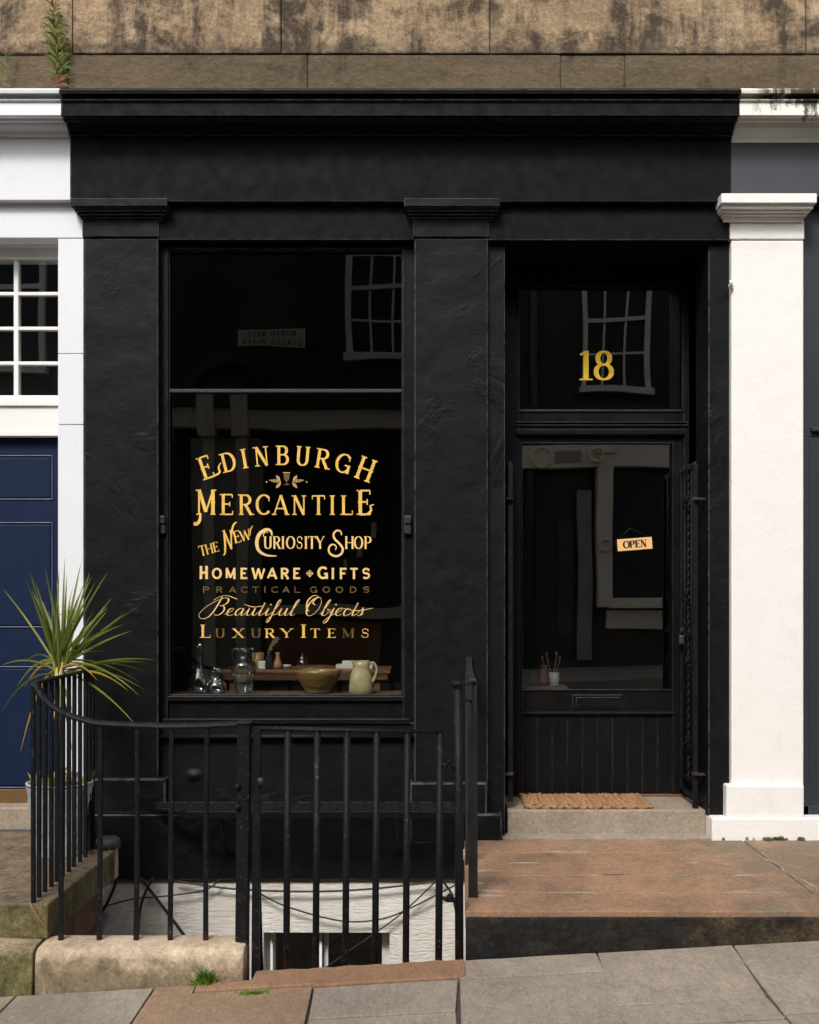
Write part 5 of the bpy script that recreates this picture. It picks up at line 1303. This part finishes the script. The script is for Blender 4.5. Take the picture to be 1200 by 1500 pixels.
# ------------------------------------------------------------------ the other side of the street (seen only mirrored in the glass)
YO = -10.0
def XO(px, dist=16.24): return (px-610)/F*dist
def ZO(py, dist=16.24): return ZC + (870-py)/F*dist
OB = thing('opposite_building', 'dark stone building across the street mirrored in the shop glass', 'building', (0,YO,.3))
m = MB(); m.box(-12,12,YO-.6,YO,-.6,7.1); m.build('wall', MAT['opp_stone'], OB)
def obox(name, mat, x0, x1, z0, z1, d=.08, par=None):
    m = MB(); m.box(x0,x1,YO-.02,YO+d,z0,z1); return m.build(name, mat, par or OB, bevel=.01)
def sash(x0, x1, z0, z1, nx=3, nz=4, shear=0.):
    f = MB(); fw = .075
    f.box(x0,x0+fw,YO,YO+.09,z0,z1); f.box(x1-fw,x1,YO,YO+.09,z0,z1); f.box(x0+fw,x1-fw,YO,YO+.09,z1-fw,z1); f.box(x0-.03,x1+.03,YO,YO+.16,z0-.10,z0)
    f.box(x0+fw,x1-fw,YO,YO+.085,(z0+z1)/2-.03,(z0+z1)/2+.03)
    for i in range(1,nx): xx = x0+(x1-x0)*i/nx; f.box(xx-.018,xx+.018,YO,YO+.06,z0,z1)
    for j in range(1,nz):
        if nz % 2 == 0 and j == nz//2: continue
        zz = z0+(z1-z0)*j/nz; f.box(x0,x1,YO,YO+.058,zz-.016,zz+.016)
    o = f.build('window', MAT['opp_white'], OB); obox('pane', MAT['opp_dark'], x0+.03, x1-.03, z0, z1-.03, .03, o); return o
d2 = 17.0
sash(XO(850,d2), XO(958,d2), ZO(566,d2), ZO(372,d2)); sash(XO(505), XO(610), ZO(522), ZO(330)); sash(-6.6,-5.4,4.6,6.9); sash(6.2,7.4,4.6,6.9)
pl = obox('street_plate', MAT['opp_cream'], XO(347), XO(452), ZO(514), ZO(487), .04)
t = Text(0)
for word, zz in (('NORTH WEST', .155), ('CIRCUS PLACE', .025)):
    for k, ch in enumerate(word):
        if ch != ' ': t.glyph(ch, (k-(len(word)-1)/2)*.080, zz, .085, .058, T=.2, t=.16, serif=0, st=.16, sans=True)
t.mb.v = [((XO(347)+XO(452))/2 - x_, YO+.042 - y_, ZO(514) + z_) for x_, y_, z_ in t.mb.v]
t.build('lettering', MAT['ink'], pl)
obox('cornice', MAT['opp_stone'], -7, 7, ZO(600), ZO(583), .30)
# left shop: cream fascia, corbels, panelled pilasters
obox('fascia', MAT['opp_cream'], XO(255), XO(620), ZO(628), ZO(600), .22)
for px in (310, 355): obox('corbel', MAT['opp_cream'], XO(px-11), XO(px+11), ZO(640), ZO(580), .34); obox('corbel', MAT['opp_cream'], XO(px-8), XO(px+8), ZO(1000), ZO(640), .16)
obox('timber_strip', MAT['opp_brick'], XO(249), XO(264), ZO(648), ZO(578), .12)
obox('panelling', MAT['opp_grey'], XO(285), XO(383), .2, ZO(640), .10)
obox('display_glass', MAT['opp_dark'], XO(390), XO(575), ZO(885), ZO(650), .04)
obox('sill', MAT['opp_cream'], XO(384), XO(600), ZO(900), ZO(886), .20)
obox('stall_riser', MAT['opp_brick'], XO(390), XO(560), .15, ZO(905), .05)
for k in range(7): obox('poster', MAT['opp_cream'] if k % 2 else MAT['opp_stone'], XO(500+9*k), XO(500+9*k+rnd.uniform(5,12)), ZO(860-14*k), ZO(835-14*k), .05)
m = MB()
pts = arc(XO(335), ZO(572), .50, .36, 0, 180, 18)
m.tube([(a,YO+.06,b_) for a,b_ in pts], .07, 8); m.build('arch', MAT['opp_stone'], OB)
# right shop, mirrored in the door
obox('fascia', MAT['opp_cream'], XO(735,d2), XO(1080,d2), ZO(688,d2), ZO(655,d2), .24)
obox('pilaster', MAT['opp_cream'], XO(872,d2), XO(894,d2), ZO(890,d2), ZO(655,d2), .26); obox('pilaster', MAT['opp_cream'], XO(868,d2), XO(898,d2), ZO(670,d2), ZO(652,d2), .32)
obox('display_glass', MAT['opp_dark'], XO(897,d2), XO(1060,d2), ZO(878,d2), ZO(690,d2), .04)
obox('sill', MAT['opp_cream'], XO(890,d2), XO(1080,d2), ZO(892,d2), ZO(877,d2), .30); obox('stall_riser', MAT['opp_cream'], XO(888,d2), XO(1080,d2), ZO(922,d2), ZO(895,d2), .12)
def ring(px, py, r, d):
    m = MB(); m.tube([(a, YO+d, b_) for a, b_ in arc(XO(px,d2), ZO(py,d2), r, r, 0, 360, 24)], .028, 8, caps=False); m.build('roundel', MAT['opp_cream'], OB)
ring(883, 798, .09, .27); ring(792, 672, .15, .25); ring(868, 672, .10, .33)
obox('fascia_panel', MAT['opp_grey'], XO(812,d2), XO(848,d2), ZO(681,d2), ZO(664,d2), .255)
dd = obox('door', MAT['opp_door'], XO(784,d2), XO(868,d2), .35, ZO(692,d2), .03)
obox('door_panel', MAT['opp_stone'], XO(818,d2), XO(840,d2), ZO(930,d2), ZO(760,d2), .05, dd); obox('jamb', MAT['opp_grey'], XO(846,d2), XO(866,d2), .3, ZO(720,d2), .12)
m = MB().tube([(XO(776,d2),YO+.1,.2),(XO(776,d2),YO+.1,7)], .07, 10); m.build('rain_pipe', MAT['opp_green'], OB)
